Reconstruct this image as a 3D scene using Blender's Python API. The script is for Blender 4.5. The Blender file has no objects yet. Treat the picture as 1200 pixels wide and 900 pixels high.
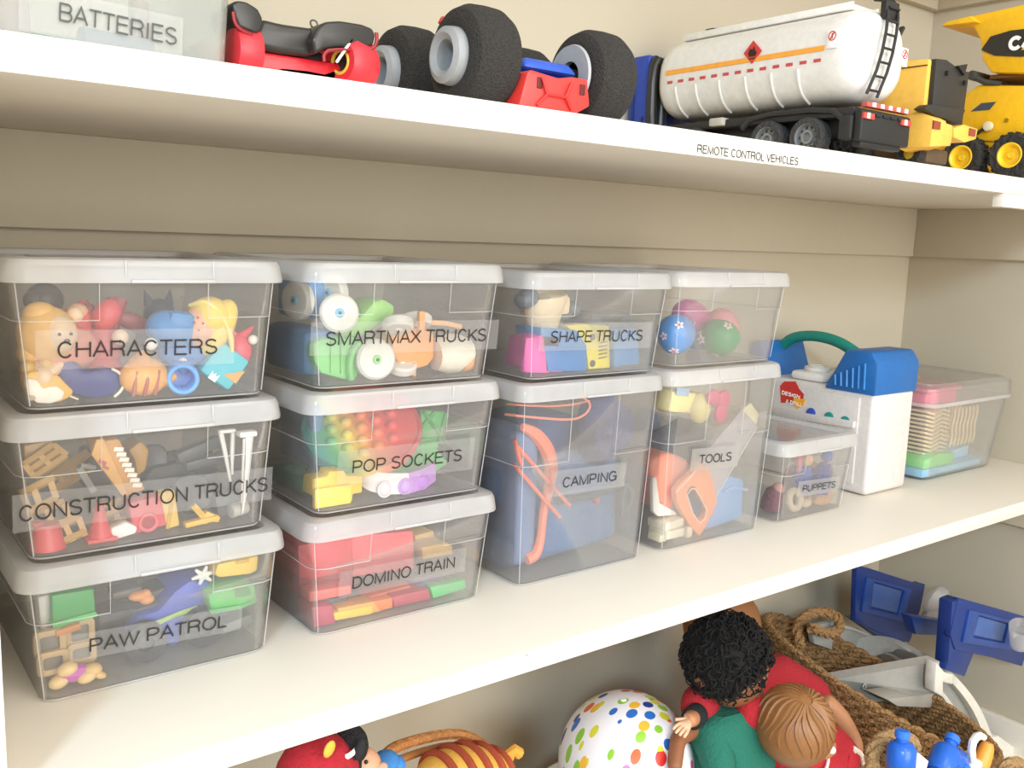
import bpy, bmesh, math, random
from mathutils import Matrix, Vector, Euler, noise
random.seed(7)
C = bpy.context.scene.collection
sc = bpy.context.scene
# ---------------------------------------------------------------- camera
cam = bpy.data.objects.new('camera', bpy.data.cameras.new('camera'))
C.objects.link(cam)
cam.data.sensor_width = 36.0
cam.data.lens = 32.846
cam.data.clip_start = 0.02
cam.matrix_world = Matrix(((0.79637, 0.064808, -0.601328, 0.0),
                           (-0.603778, 0.143245, -0.784177, -0.6),
                           (0.035316, 0.987563, 0.153206, 0.3558),
                           (0, 0, 0, 1)))
sc.camera = cam
# ---------------------------------------------------------------- world, lights, exposure
w = bpy.data.worlds.new('room_light'); sc.world = w; w.use_nodes = True
w.node_tree.nodes['Background'].inputs[0].default_value = (1.0, 0.965, 0.915, 1)
w.node_tree.nodes['Background'].inputs[1].default_value = 0.85
def area(name, loc, target, size, power, col):
    l = bpy.data.lights.new(name, 'AREA'); l.shape = 'SQUARE'; l.size = size; l.energy = power; l.color = col
    o = bpy.data.objects.new(name, l); C.objects.link(o); o.location = loc
    o.rotation_euler = (Vector(target) - Vector(loc)).to_track_quat('-Z', 'Y').to_euler()
    return o
area('ceiling_lamp', (0.7, -1.5, 1.9), (0.8, 0.2, 0.1), 0.9, 8, (1.0, 0.95, 0.88))
area('front_fill', (0.5, -3.0, 0.75), (0.85, 0.2, 0.15), 2.2, 62, (1.0, 0.97, 0.92))  # added broad fill from the front, no real window, evens out light between shelves
area('side_window', (-1.9, -2.5, 1.5), (0.85, 0.2, -0.2), 0.45, 60, (0.62, 0.81, 1.0))
sc.view_settings.view_transform = 'Standard'
sc.view_settings.look = 'None'
sc.view_settings.gamma = 1
sc.view_settings.exposure = 0.40
sc.cycles.transparent_max_bounces = 48
sc.cycles.max_bounces = 12
sc.cycles.diffuse_bounces = 8
sc.cycles.caustics_reflective = False
sc.cycles.caustics_refractive = False
# ---------------------------------------------------------------- materials
def lin(h):
    h = h.lstrip('#'); v = [int(h[i:i+2], 16)/255 for i in (0, 2, 4)]
    return tuple(c/12.92 if c <= 0.04045 else ((c+0.055)/1.055)**2.4 for c in v) + (1,)
MC = {}
def mat(spec):
    """'hex' or ('hex', roughness, metallic, bump scale, bump height): procedural plastic, cloth, paint ..."""
    if not isinstance(spec, (str, tuple)): return spec
    if spec in MC: return MC[spec]
    t = (spec,) if isinstance(spec, str) else spec
    hx = t[0]; rough = t[1] if len(t) > 1 else 0.42; met = t[2] if len(t) > 2 else 0
    bs = t[3] if len(t) > 3 else 120; bh = t[4] if len(t) > 4 else 0.04; cv = t[5] if len(t) > 5 else 0.06
    m = bpy.data.materials.new('surface_' + hx); m.use_nodes = True
    nt = m.node_tree; n = nt.nodes; p = n['Principled BSDF']
    tc = n.new('ShaderNodeTexCoord'); nz = n.new('ShaderNodeTexNoise'); nz.inputs['Scale'].default_value = bs
    nz.inputs['Detail'].default_value = 3
    nt.links.new(tc.outputs['Object'], nz.inputs['Vector'])
    cr = n.new('ShaderNodeValToRGB'); c = lin(hx)
    cr.color_ramp.elements[0].position = 0.3; cr.color_ramp.elements[1].position = 0.7
    cr.color_ramp.elements[0].color = tuple(x*(1-cv) for x in c[:3]) + (1,)
    cr.color_ramp.elements[1].color = tuple(min(1, x*(1+cv*.7)) for x in c[:3]) + (1,)
    nt.links.new(nz.outputs['Fac'], cr.inputs['Fac']); nt.links.new(cr.outputs['Color'], p.inputs['Base Color'])
    bp = n.new('ShaderNodeBump'); bp.inputs['Strength'].default_value = min(1, bh*4); bp.inputs['Distance'].default_value = bh*0.01
    nt.links.new(nz.outputs['Fac'], bp.inputs['Height']); nt.links.new(bp.outputs['Normal'], p.inputs['Normal'])
    p.inputs['Roughness'].default_value = rough; p.inputs['Metallic'].default_value = met
    MC[spec] = m
    return m
def clear(name, haze, tint=(0.985, 0.975, 0.955), gloss=0.5, rough=0.12):
    """see-through plastic: a clear share, a milky share that scatters light, and a sheen"""
    m = bpy.data.materials.new(name); m.use_nodes = True; nt = m.node_tree; n = nt.nodes; n.clear()
    out = n.new('ShaderNodeOutputMaterial'); tr = n.new('ShaderNodeBsdfTransparent'); tr.inputs[0].default_value = (1, 1, 1, 1)
    df = n.new('ShaderNodeBsdfDiffuse'); df.inputs[0].default_value = tint + (1,)
    tl = n.new('ShaderNodeBsdfTranslucent'); tl.inputs[0].default_value = tint + (1,)
    a = n.new('ShaderNodeMixShader'); a.inputs[0].default_value = 0.35
    nt.links.new(df.outputs[0], a.inputs[1]); nt.links.new(tl.outputs[0], a.inputs[2])
    nz = n.new('ShaderNodeTexNoise'); nz.inputs['Scale'].default_value = 25
    tc = n.new('ShaderNodeTexCoord'); nt.links.new(tc.outputs['Object'], nz.inputs['Vector'])
    mr = n.new('ShaderNodeMapRange'); mr.inputs['To Min'].default_value = haze*0.85; mr.inputs['To Max'].default_value = haze*1.15
    nt.links.new(nz.outputs['Fac'], mr.inputs['Value'])
    b = n.new('ShaderNodeMixShader'); nt.links.new(mr.outputs[0], b.inputs[0])
    nt.links.new(tr.outputs[0], b.inputs[1]); nt.links.new(a.outputs[0], b.inputs[2])
    gl = n.new('ShaderNodeBsdfGlossy'); gl.inputs['Roughness'].default_value = rough
    fr = n.new('ShaderNodeFresnel'); fr.inputs['IOR'].default_value = 1.35
    mu = n.new('ShaderNodeMath'); mu.operation = 'MULTIPLY'; mu.inputs[1].default_value = gloss
    nt.links.new(fr.outputs[0], mu.inputs[0])
    d = n.new('ShaderNodeMixShader'); nt.links.new(mu.outputs[0], d.inputs[0])
    nt.links.new(b.outputs[0], d.inputs[1]); nt.links.new(gl.outputs[0], d.inputs[2])
    nt.links.new(d.outputs[0], out.inputs[0])
    return m
M_BODY = clear('clear_box_plastic', 0.090)
M_LID = clear('milky_lid_plastic', 0.36)
M_TOP = clear('clear_lid_panel', 0.13)
M_RIDGE = clear('bright_moulded_edge', 0.34)
M_TAPE = clear('label_tape', 0.08, rough=0.3)
M_GLAZE = clear('clear_tub_plastic', 0.12)
INK = ('26211e', 0.6)
# ---------------------------------------------------------------- geometry
class G:
    def __init__(s): s.bm = bmesh.new()
    def add(s, fn, M=None):
        before = set(s.bm.verts); fn(s.bm)
        new = [v for v in s.bm.verts if v not in before]
        if M is not None: bmesh.ops.transform(s.bm, matrix=M, verts=new)
        return new
def rotm(r): return Euler([math.radians(a) for a in r], 'XYZ').to_matrix().to_4x4()
def bx(c, s, bev=0.0, rot=(0, 0, 0), seg=2, taper=1.0):
    def f(g):
        b = bmesh.new(); bmesh.ops.create_cube(b, size=1)
        for v in b.verts:
            k = taper if v.co.z > 0 else 1
            v.co = Vector((v.co.x*s[0]*k, v.co.y*s[1]*k, v.co.z*s[2]))
        if bev > 0: bmesh.ops.bevel(b, geom=list(b.edges), offset=min(bev, min(s)*0.45), segments=seg, profile=0.5, affect='EDGES')
        merge(g, b, Matrix.Translation(c) @ rotm(rot))
    return f
def merge(g, b, M):
    bmesh.ops.transform(b, matrix=M, verts=b.verts)
    me = bpy.data.meshes.new('tmp'); b.to_mesh(me); b.free(); g.bm.from_mesh(me); bpy.data.meshes.remove(me)
def cy(a, b_, r1, r2=None, n=24, bev=0.0):
    a = Vector(a); b_ = Vector(b_); r2 = r1 if r2 is None else r2
    def f(g):
        d = b_ - a; b = bmesh.new()
        bmesh.ops.create_cone(b, cap_ends=True, segments=n, radius1=r1, radius2=max(r2, 1e-5), depth=d.length)
        if bev > 0:
            ed = [e for e in b.edges if abs(e.verts[0].co.z - e.verts[1].co.z) < 1e-7]
            bmesh.ops.bevel(b, geom=ed, offset=bev, segments=2, profile=0.5, affect='EDGES')
        merge(g, b, Matrix.Translation((a + b_)/2) @ d.to_track_quat('Z', 'Y').to_matrix().to_4x4())
    return f
def sp(c, r, rot=(0, 0, 0), n=20):
    r = (r, r, r) if not isinstance(r, (tuple, list)) else r
    def f(g):
        b = bmesh.new(); bmesh.ops.create_uvsphere(b, u_segments=n, v_segments=max(6, n*2//3), radius=1)
        merge(g, b, Matrix.Translation(c) @ rotm(rot) @ Matrix.Diagonal((r[0], r[1], r[2], 1)))
    return f
def tb(pts, r, closed=False, n=8, smooth=0):
    """tube along points; r a number or one radius per point"""
    P = [Vector(p) for p in pts]
    R = list(r) if isinstance(r, (list, tuple)) else [r]*len(P)
    for _ in range(smooth):
        Q, S = [], []
        m = len(P); rng = range(m) if closed else range(m-1)
        if not closed: Q.append(P[0]); S.append(R[0])
        for i in rng:
            a, b = P[i], P[(i+1) % m]; ra, rb = R[i], R[(i+1) % m]
            Q += [a.lerp(b, .25), a.lerp(b, .75)]; S += [ra*.75+rb*.25, ra*.25+rb*.75]
        if not closed: Q.append(P[-1]); S.append(R[-1])
        P, R = Q, S
    def f(g):
        m = len(P); rings = []; up = Vector((0.02, 0.03, 1)).normalized(); prev = None
        for i in range(m):
            if closed: t = P[(i+1) % m] - P[i-1]
            else: t = P[min(i+1, m-1)] - P[max(i-1, 0)]
            t = t.normalized() if t.length > 1e-9 else Vector((1, 0, 0))
            if prev is None:
                s_ = t.cross(up)
                if s_.length < 1e-3: s_ = t.cross(Vector((1, 0, 0)))
            else: s_ = prev - t*prev.dot(t)
            s_.normalize(); prev = s_; u = t.cross(s_)
            rings.append([g.bm.verts.new(P[i] + (s_*math.cos(a) + u*math.sin(a))*R[i]) for a in [2*math.pi*k/n for k in range(n)]])
        for i in range(m if closed else m-1):
            A, B = rings[i], rings[(i+1) % m]
            for k in range(n): g.bm.faces.new((A[k], A[(k+1) % n], B[(k+1) % n], B[k]))
        if not closed:
            g.bm.faces.new(list(reversed(rings[0]))); g.bm.faces.new(rings[-1])
    return f
def la(prof, c=(0, 0, 0), axis=(0, 0, 1), n=32, closed=False, squash=1.0):
    """lathe: prof = [(radius, height)], turned about axis through c"""
    def f(g):
        b = bmesh.new(); rings = []
        for r, h in prof:
            if r < 1e-6: rings.append([b.verts.new((0, 0, h))])
            else: rings.append([b.verts.new((r*math.cos(2*math.pi*k/n), r*squash*math.sin(2*math.pi*k/n), h)) for k in range(n)])
        pr = list(zip(rings, rings[1:])) + ([(rings[-1], rings[0])] if closed else [])
        for A, B in pr:
            for k in range(n):
                q = (A[k % len(A)], A[(k+1) % len(A)], B[(k+1) % len(B)], B[k % len(B)])
                q = tuple(dict.fromkeys(q))
                if len(q) > 2:
                    try: b.faces.new(q)
                    except ValueError: pass
        bmesh.ops.recalc_face_normals(b, faces=b.faces)
        merge(g, b, Matrix.Translation(c) @ Vector(axis).to_track_quat('Z', 'Y').to_matrix().to_4x4())
    return f
def pr(poly, a0, thick, plane='xz', bev=0.0, seg=2, M=None):
    """solid of an outline: 'xz' extrudes along y from a0, 'yz' along x, 'xy' along z"""
    def f(g):
        b = bmesh.new()
        def pt(p, a): return {'xz': (p[0], a, p[1]), 'yz': (a, p[0], p[1]), 'xy': (p[0], p[1], a)}[plane]
        A = [b.verts.new(pt(p, a0)) for p in poly]; B = [b.verts.new(pt(p, a0+thick)) for p in poly]
        b.faces.new(A); b.faces.new(list(reversed(B)))
        for i in range(len(A)): b.faces.new((A[i], B[i], B[(i+1) % len(A)], A[(i+1) % len(A)]))
        bmesh.ops.recalc_face_normals(b, faces=b.faces)
        if bev > 0: bmesh.ops.bevel(b, geom=list(b.edges), offset=bev, segments=seg, profile=0.5, affect='EDGES', clamp_overlap=True)
        merge(g, b, M or Matrix())
    return f
def holed(outer, hole, a0, thick, bev=0.0):
    """outline in xz with a hole of as many points, extruded along y"""
    def f(g):
        b = bmesh.new(); n = len(outer)
        V = [[b.verts.new((p[0], a, p[1])) for p in ring] for a in (a0, a0+thick) for ring in (outer, hole)]
        O0, H0, O1, H1 = V
        for i in range(n):
            j = (i+1) % n
            b.faces.new((O0[i], O0[j], H0[j], H0[i])); b.faces.new((O1[i], H1[i], H1[j], O1[j]))
            b.faces.new((O0[i], O1[i], O1[j], O0[j])); b.faces.new((H0[i], H0[j], H1[j], H1[i]))
        bmesh.ops.recalc_face_normals(b, faces=b.faces)
        if bev > 0: bmesh.ops.bevel(b, geom=list(b.edges), offset=bev, segments=2, profile=0.5, affect='EDGES', clamp_overlap=True)
        merge(g, b, Matrix())
    return f
def to(a0, c, r, R=None, n=32, k=10):
    """torus: centre c, major a0, minor r, rotation R in degrees"""
    def f(g):
        pts = [rotm(R or (0, 0, 0)) @ Vector((a0*math.cos(t), a0*math.sin(t), 0)) + Vector(c) for t in [2*math.pi*i/n for i in range(n)]]
        tb(pts, r, True, k)(g)
    return f
def rrect(hw, y0, y1, r, z, n=4):
    pts = []
    for cx, cyy, a in ((hw-r, y1-r, 0), (-hw+r, y1-r, 90), (-hw+r, y0+r, 180), (hw-r, y0+r, 270)):
        for i in range(n+1):
            t = math.radians(a + 90*i/n); pts.append((cx + r*math.cos(t), cyy + r*math.sin(t), z))
    return pts
def loft(rings, cap0=True, cap1=True, loop=False):
    def f(g):
        b = bmesh.new(); V = [[b.verts.new(p) for p in r] for r in rings]; n = len(V[0])
        pairs = list(zip(V, V[1:])) + ([(V[-1], V[0])] if loop else [])
        for A, B in pairs:
            for i in range(n): b.faces.new((A[i], A[(i+1) % n], B[(i+1) % n], B[i]))
        if not loop:
            if cap0: b.faces.new(list(reversed(V[0])))
            if cap1: b.faces.new(V[-1])
        bmesh.ops.recalc_face_normals(b, faces=b.faces)
        merge(g, b, Matrix())
    return f
# ---------------------------------------------------------------- things and parts
PEND = []
def mesh_of(name, ops):
    g = G()
    for o in ops: o(g)
    me = bpy.data.meshes.new(name); g.bm.to_mesh(me); g.bm.free()
    me.shade_smooth(); me.set_sharp_from_angle(angle=math.radians(38))
    return me
def part(parent, name, m, *ops, label=None, kind=None):
    o = bpy.data.objects.new(name, mesh_of(name, ops)); C.objects.link(o); o.data.materials.append(mat(m)); o.parent = parent
    if label: o['label'] = label
    if kind: o['kind'] = kind
    return o
def thing(name, label, cat, group=None, loc=None, rot=(0, 0, 0)):
    """loc None: the parts are given in world coordinates and the Empty is put at their base at the end"""
    o = bpy.data.objects.new(name, None); C.objects.link(o); o.empty_display_size = 0.02
    o['label'] = label; o['category'] = cat
    if group: o['group'] = group
    if loc is None: PEND.append(o)
    else: o.location = loc; o.rotation_euler = [math.radians(a) for a in rot]
    return o
def solo(name, label, cat, m, *ops, group=None):
    o = bpy.data.objects.new(name, mesh_of(name, ops)); C.objects.link(o); o.data.materials.append(mat(m))
    o['label'] = label; o['category'] = cat
    if group: o['group'] = group
    PEND.append(o); return o
def struct(name, m, *ops, parent=None):
    o = part(parent, name, m, *ops)
    if parent is None: o['kind'] = 'structure'
    return o
KEEP = []
def keep(n0, cx, zb, H, hw=0.1, y0=0.112, D=0.238):
    """everything started since index n0 lies inside the box: nudge what would poke through its walls"""
    for o in PEND[n0:]: KEEP.append((o, cx, zb, H, hw, y0, D))
def nudge():
    for o, cx, zb, H, hw, y0, D in KEEP:
        for q in ([o] if o.type == 'MESH' else list(o.children)):
            L = [l for l in leaves(q) if l.type == 'MESH']; V = [v.co for l in L for v in l.data.vertices]; hb = H-0.018
            for it in range(4):
                l_ = r_ = f_ = b_ = lo = hi = -1
                for v in V:
                    z = min(max(v.z-zb, 0), hb)/hb; w_ = hw-0.0125+0.0085*z-0.0022
                    l_ = max(l_, (cx-w_)-v.x); r_ = max(r_, v.x-(cx+w_)); f_ = max(f_, y0+0.0132-0.008*z-v.y); b_ = max(b_, v.y-(y0+D-0.016+0.008*z)); lo = max(lo, zb+0.0034-v.z); hi = max(hi, v.z-(zb+H-0.0075))
                S = [1.0, 1.0, 1.0]
                for k, e in enumerate((l_+r_, f_+b_, lo+hi)):
                    w0 = max(v[k] for v in V)-min(v[k] for v in V)
                    if e > 0 and w0 > 0: S[k] = max(.4, (w0-e)/w0*.995)
                if min(S) < .999:
                    c = sum(V, Vector())/len(V); M = Matrix.Translation(c) @ Matrix.Diagonal((*S, 1)) @ Matrix.Translation(-c)
                else:
                    d = Vector((max(l_, 0)-max(r_, 0), max(f_, 0)-max(b_, 0), max(lo, 0)-max(hi, 0)))
                    if d.length < 1e-6: break
                    M = Matrix.Translation(d)
                for l in L: l.data.transform(M)
                V = [v.co for l in L for v in l.data.vertices]
def leaves(o):
    out = [o] if o.type in ('MESH', 'FONT') else []
    for c in o.children: out += leaves(c)
    return out
def settle():
    """put each pending thing's origin at its base, leaving every part where it is"""
    for o in PEND:
        L = leaves(o); pts = [l.matrix_basis @ v.co for l in L if l.type == 'MESH' for v in l.data.vertices]
        if not pts: continue
        x = [p.x for p in pts]; y = [p.y for p in pts]; z = [p.z for p in pts]
        b = Vector(((min(x)+max(x))/2, (min(y)+max(y))/2, min(z)))
        for l in L:
            if l.type == 'MESH': l.data.transform(l.matrix_basis.inverted() @ Matrix.Translation(-b) @ l.matrix_basis)
            else: l.location = l.location - b
        o.location = b
def arc(cx, cy_, rx, ry, a0, a1, n=12):
    return [(cx + rx*math.cos(math.radians(a0+(a1-a0)*i/n)), cy_ + ry*math.sin(math.radians(a0+(a1-a0)*i/n))) for i in range(n+1)]
def glyph(c):
    """centre lines of a plain grotesque capital, cap height 1, and its advance width"""
    A = dict(zip("ABCDEFGHIJKLMNOPQRSTUVWXYZ &", (.93,.93,1.0,1.0,.93,.85,1.08,1.0,.39,.70,.93,.77,1.16,1.0,1.08,.93,1.08,1.0,.93,.85,1.0,.93,1.31,.93,.93,.85,.39,.93)))
    w = A.get(c, .8); l, r = .13, w-.10
    S = {
     'A': [[(.05,0),(w/2,1),(w-.05,0)], [(.2,.34),(w-.2,.34)]],
     'B': [[(l,0),(l,1),(w-.38,1)]+arc(w-.36,.76,.22,.24,90,-90)+[(l,.52)], [(l,.0),(w-.38,0)]+arc(w-.36,.26,.26,.26,-90,90)],
     'C': [arc(w/2+.02,.5,w/2-.13,.5,38,322,24)],
     'D': [[(l,0),(l,1),(w*.45,1)]+arc(w*.45,.5,w*.55-.11,.5,90,-90,16)+[(l,0)]],
     'E': [[(r,1),(l,1),(l,0),(r+.02,0)], [(l,.53),(r-.04,.53)]],
     'F': [[(r,1),(l,1),(l,0)], [(l,.51),(r-.06,.51)]],
     'G': [arc(w/2,.5,w/2-.12,.5,38,340,24), [(w/2+.06,.48),(w-.14,.48),(w-.14,0)]],
     'H': [[(l,0),(l,1)], [(w-l,0),(w-l,1)], [(l,.53),(w-l,.53)]],
     'I': [[(w/2,0),(w/2,1)]],
     'J': [[(r,1),(r,.28)]+arc(r-.22,.26,.22,.26,0,-180)],
     'K': [[(l,0),(l,1)], [(r+.02,1),(l,.36)], [(l+.22,.56),(r+.05,0)]],
     'L': [[(l,1),(l,0),(r+.03,0)]],
     'M': [[(l,0),(l,1),(w/2,.02),(w-l,1),(w-l,0)]],
     'N': [[(l,0),(l,1),(w-l,0),(w-l,1)]],
     'O': [arc(w/2,.5,w/2-.10,.5,0,360,28)],
     'P': [[(l,0),(l,1),(w-.4,1)]+arc(w-.38,.73,.27,.27,90,-90)+[(l,.46)]],
     'R': [[(l,0),(l,1),(w-.4,1)]+arc(w-.40,.745,.26,.255,90,-90)+[(l,.49)], arc(w-.42,.31,.24,.18,90,0,6)+[(w-.16,.1),(w-.11,0)]],
     'S': [arc(w/2,.76,w/2-.14,.24,28,230,14)[:-1]+[(w/2-.05,.54),(w/2+.07,.48)]+arc(w/2,.26,w/2-.12,.26,55,-160,16)],
     'T': [[(.04,1),(w-.04,1)], [(w/2,0),(w/2,1)]],
     'U': [[(l,1),(l,.32)]+arc(w/2,.32,w/2-l,.32,180,360,16)+[(w-l,1)]],
     'V': [[(.04,1),(w/2,0),(w-.04,1)]],
     'W': [[(.04,1),(w*.28,0),(w/2,1),(w*.72,0),(w-.04,1)]],
     'X': [[(.05,1),(w-.05,0)], [(.05,0),(w-.05,1)]],
     'Y': [[(.04,1),(w/2,.42),(w-.04,1)], [(w/2,.42),(w/2,0)]],
     '&': [[(w-.06,0),(.28,.72)]+arc(.42,.8,.17,.2,180,0)+[(.5,.56),(.24,.42)]+arc(.36,.23,.25,.23,130,330,12)+[(w-.12,.42)]],
    }
    return S.get(c, []), w
def ribbon(bm, P, hw):
    P = [Vector(p) for p in P]; closed = (P[0]-P[-1]).length < 1e-4
    if closed: P = P[:-1]
    n = len(P); L, R = [], []
    for i in range(n):
        a = P[i]-P[i-1] if (i > 0 or closed) else P[1]-P[0]
        b = P[(i+1) % n]-P[i] if (i < n-1 or closed) else P[i]-P[i-1]
        a.normalize(); b.normalize(); t = a+b
        if t.length < .3: t = b
        t.normalize(); nn = Vector((-t.y, t.x)); k = hw/max(.45, abs(nn.dot(Vector((-a.y, a.x)))))
        L.append(bm.verts.new((P[i].x+nn.x*k, P[i].y+nn.y*k, 0))); R.append(bm.verts.new((P[i].x-nn.x*k, P[i].y-nn.y*k, 0)))
    for i in range(n if closed else n-1):
        j = (i+1) % n; bm.faces.new((R[i], R[j], L[j], L[i]))
def text(s, parent, loc, rot, width, height, m=INK, name='lettering', weight=0.06, shear=0.0):
    """flat printed capitals: left foot of the first letter at loc, width and cap height in metres"""
    bm = bmesh.new(); x = 0.0
    for c in s:
        S, adv = glyph(c)
        for st in S:
            st2 = [(x+p[0]+shear*p[1], weight+p[1]*(1-2*weight)) for p in st]
            if len(st2) > 1: ribbon(bm, st2, weight)
        x += adv
    x0 = min(v.co.x for v in bm.verts); x1 = max(v.co.x for v in bm.verts)
    bmesh.ops.transform(bm, matrix=Matrix.Diagonal((width/(x1-x0), height, 1, 1)) @ Matrix.Translation((-x0, 0, 0)), verts=bm.verts)
    bmesh.ops.transform(bm, matrix=Matrix.Translation(loc) @ rotm(rot), verts=bm.verts)
    me = bpy.data.meshes.new(name); bm.to_mesh(me); bm.free(); me.materials.append(mat(m))
    o = bpy.data.objects.new(name, me); C.objects.link(o); o.parent = parent
    return o
# ---------------------------------------------------------------- the closet
def paint(hx, rough=0.7, scale=60, h=0.15): return mat((hx, rough, 0, scale, h, 0.012))
WALL = paint('b9af9a', 0.85, 220, 0.02); WHITE = paint('e4ddcf', 0.45, 14, 0.03); CARPET = mat(('cfc4b4', 0.95, 0, 400, 0.5))
XL, XR, YB = 0.083, 1.68, 0.368
struct('wall_back', WALL, bx(((XL+XR)/2, YB+0.03, 0.25), (XR-XL+0.3, 0.06, 1.7)))
struct('wall_right', WALL, bx((XR+0.04, -0.1, 0.25), (0.08, 0.99, 1.7)))
struct('wall_left', WHITE, bx((XL-0.06, 0.19, 0.25), (0.12, 0.37, 1.7)))
struct('floor', CARPET, bx((0.6, -1.0, -0.56), (5.0, 2.9, 0.06)))
struct('ceiling', WHITE, bx((0.88, 0.17, 1.12), (2.2, 0.6, 0.04)))
struct('baseboard_right', WHITE, bx((XR-0.008, -0.1, -0.495), (0.016, 0.93, 0.07), 0.003), bx((XR-0.011, -0.1, -0.522), (0.022, 0.93, 0.016), 0.003))
struct('baseboard_back', WHITE, bx((0.88, YB-0.008, -0.495), (1.60, 0.016, 0.07), 0.003))
sh_label = {}
for nm, zt, th, lab in (('middle_shelf', 0.0, 0.0205, 'thick white painted shelf the clear boxes stand on'),
                        ('upper_shelf', 0.4597, 0.0225, 'white painted shelf carrying the toy vehicles, lettered on its edge'),
                        ('top_shelf', 0.90, 0.0205, 'white shelf above the toy vehicles, out of reach')):
    s = thing(nm, lab, 'shelf')
    part(s, 'board', WHITE, bx(((XL+XR)/2, YB/2, zt-th/2), (XR-XL, YB, th), 0.0012))
    if nm == 'top_shelf': s['kind'] = 'structure'
    if nm == 'upper_shelf':
        t = text('REMOTE CONTROL VEHICLES', s, (0.664, -0.0006, 0.4398), (90, 0, 0), 0.151, 0.0078)
        part(s, 'front_cleat', WHITE, bx((1.34, 0.008, 0.4285), (0.172, 0.014, 0.0175), 0.001), label='short white block under the shelf front')
    if nm == 'middle_shelf':
        part(s, 'paint_chip', 'b79f78', sp((0.487, -0.0003, -0.0035), (0.0012, 0.0006, 0.0012), n=8), label='tiny tan chip in the white edge')
n = 0
for zt in (0.4372, 0.877, -0.0205):
    for a in ('b', 'r'):
        n += 1
        if a == 'b': struct('trim_%d' % n, WALL, bx(((XL+XR)/2, YB-0.008, zt-0.0435), (XR-XL, 0.016, 0.087), 0.001))
        else: struct('trim_%d' % n, WALL, bx((XR-0.008, (YB-0.016)/2+0.004, zt-0.0435), (0.016, YB-0.024, 0.087), 0.001))
# ---------------------------------------------------------------- lidded boxes
def tub(xc, zb, H, label, words, hw=0.1, lab=None, notch=None, group='clear lidded storage boxes', y0=0.112, D=0.238, zn=None):
    """a clear box: body, lid, ridges and label; local x along the shelf, y into it"""
    t = thing('storage_box', label, 'box', group, (xc, y0, zb))
    k = hw/0.1; b = hw-0.0125; tp = hw-0.004; hb = H-0.018
    def ring(z, off=0.0, ins=0.0):
        f = z/hb; w_ = b+(tp-b)*f + off - ins; ya = 0.011+(0.003-0.011)*f - off + ins; yb = D-0.013+0.008*f + off - ins
        return rrect(w_, ya, yb, 0.011+0.003*f, z)
    z1 = zn or hb*0.70
    out = [ring(0.0008, -0.002), ring(0.0022), ring(z1-0.001), ring(z1+0.0006, 0.0011), ring(hb, 0.0011)]
    inn = [ring(hb, 0.0011-0.0014), ring(z1+0.0006, 0.0011-0.0014), ring(z1-0.001, -0.0014), ring(0.0030, -0.0014)]
    part(t, 'body', M_BODY, loft(out+inn))
    # moulded edges
    def fp(z, off=0.0005): f = z/hb; return 0.011-0.008*f-off
    def ww(z): return b+(tp-b)*z/hb
    R = []
    nx = notch or 0.26
    for s in (-1, 1):
        w_ = ww(z1)
        pts = [(s*(w_+0.0012), 0.20, z1), (s*(w_+0.0012), fp(z1)+0.012, z1), (s*(w_-0.003), fp(z1)+0.0025, z1), (s*(w_-0.011), fp(z1)-0.0012, z1),
               (s*(w_-2*hw*nx), fp(z1)-0.0012, z1), (s*(w_-2*hw*nx), fp(hb)-0.0015, hb)]
        R.append(tb(pts, 0.00048, n=6))
        R.append(tb([(s*(ww(0.004)-0.0022), fp(0.004)+0.0024, 0.004), (s*(ww(hb)-0.0028), fp(hb)+0.0028, hb)], 0.0005, n=6))
    R.append(tb([(p[0]*1.0, p[1], 0.0016) for p in ring(0.0016, -0.0006)], 0.0007, True, 6))
    part(t, 'moulded_ridge', M_RIDGE, *R)
    # lid
    def lr(z, w_, r=0.014): return rrect(hw+w_, -w_-0.0005, D+w_, r+max(0, w_), z)
    lid = part(t, 'lid', M_LID, loft([lr(H-0.0185, 0.0032), lr(H-0.0165, 0.0034), lr(H-0.006, 0.0016), lr(H-0.0022, -0.0004), lr(H-0.0008, -0.004), lr(H-0.001, -0.010), lr(H-0.0055, -0.0125),
                             lr(H-0.0068, -0.0125), lr(H-0.0024, -0.0108), lr(H-0.0028, -0.004), lr(H-0.007, -0.0004), lr(H-0.016, 0.0018), lr(H-0.0185, 0.0020)], loop=True))
    part(lid, 'top_panel', M_TOP, loft([lr(H-0.0068, -0.0126), lr(H-0.0056, -0.0126)]),
         bx((0, D*0.5, H-0.0052), (hw*1.1, 0.0012, 0.0012)), bx((-hw*0.55, D*0.5, H-0.0052), (0.0012, D*0.55, 0.0012)), bx((hw*0.55, D*0.5, H-0.0052), (0.0012, D*0.55, 0.0012)))
    part(lid, 'clip', M_RIDGE, bx((hw*0.12, -0.0045, H-0.0172), (hw*0.62, 0.0022, 0.0028), 0.0008), bx((-hw*0.22, -0.0028, H-0.0085), (0.0016, 0.002, 0.013), 0.0005), bx((hw*0.42, -0.0028, H-0.0085), (0.0016, 0.002, 0.013), 0.0005))
    if words:
        x0, x1, za, zb2, cap, tx0, tx1, tz0, tz1 = lab
        tilt = math.degrees(math.atan2(0.008, hb))
        yy = lambda z: fp(z-zb)-0.0006-(0.0011 if z-zb > z1 else 0)
        zm = (tz0+tz1)/2
        slope = math.degrees(math.atan2(zb2-za, x1-x0))
        tape = part(t, 'label_strip', M_TAPE, bx(((tx0+tx1)/2-xc, yy(zm)-0.0002, zm-zb), (tx1-tx0, 0.0003, tz1-tz0), 0, (tilt, -slope, 0)))
        text(words, tape, (x0-xc, yy(za+cap/2)-0.0006, za-zb), (90+tilt, -slope, 0), x1-x0, cap)
    return t
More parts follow.
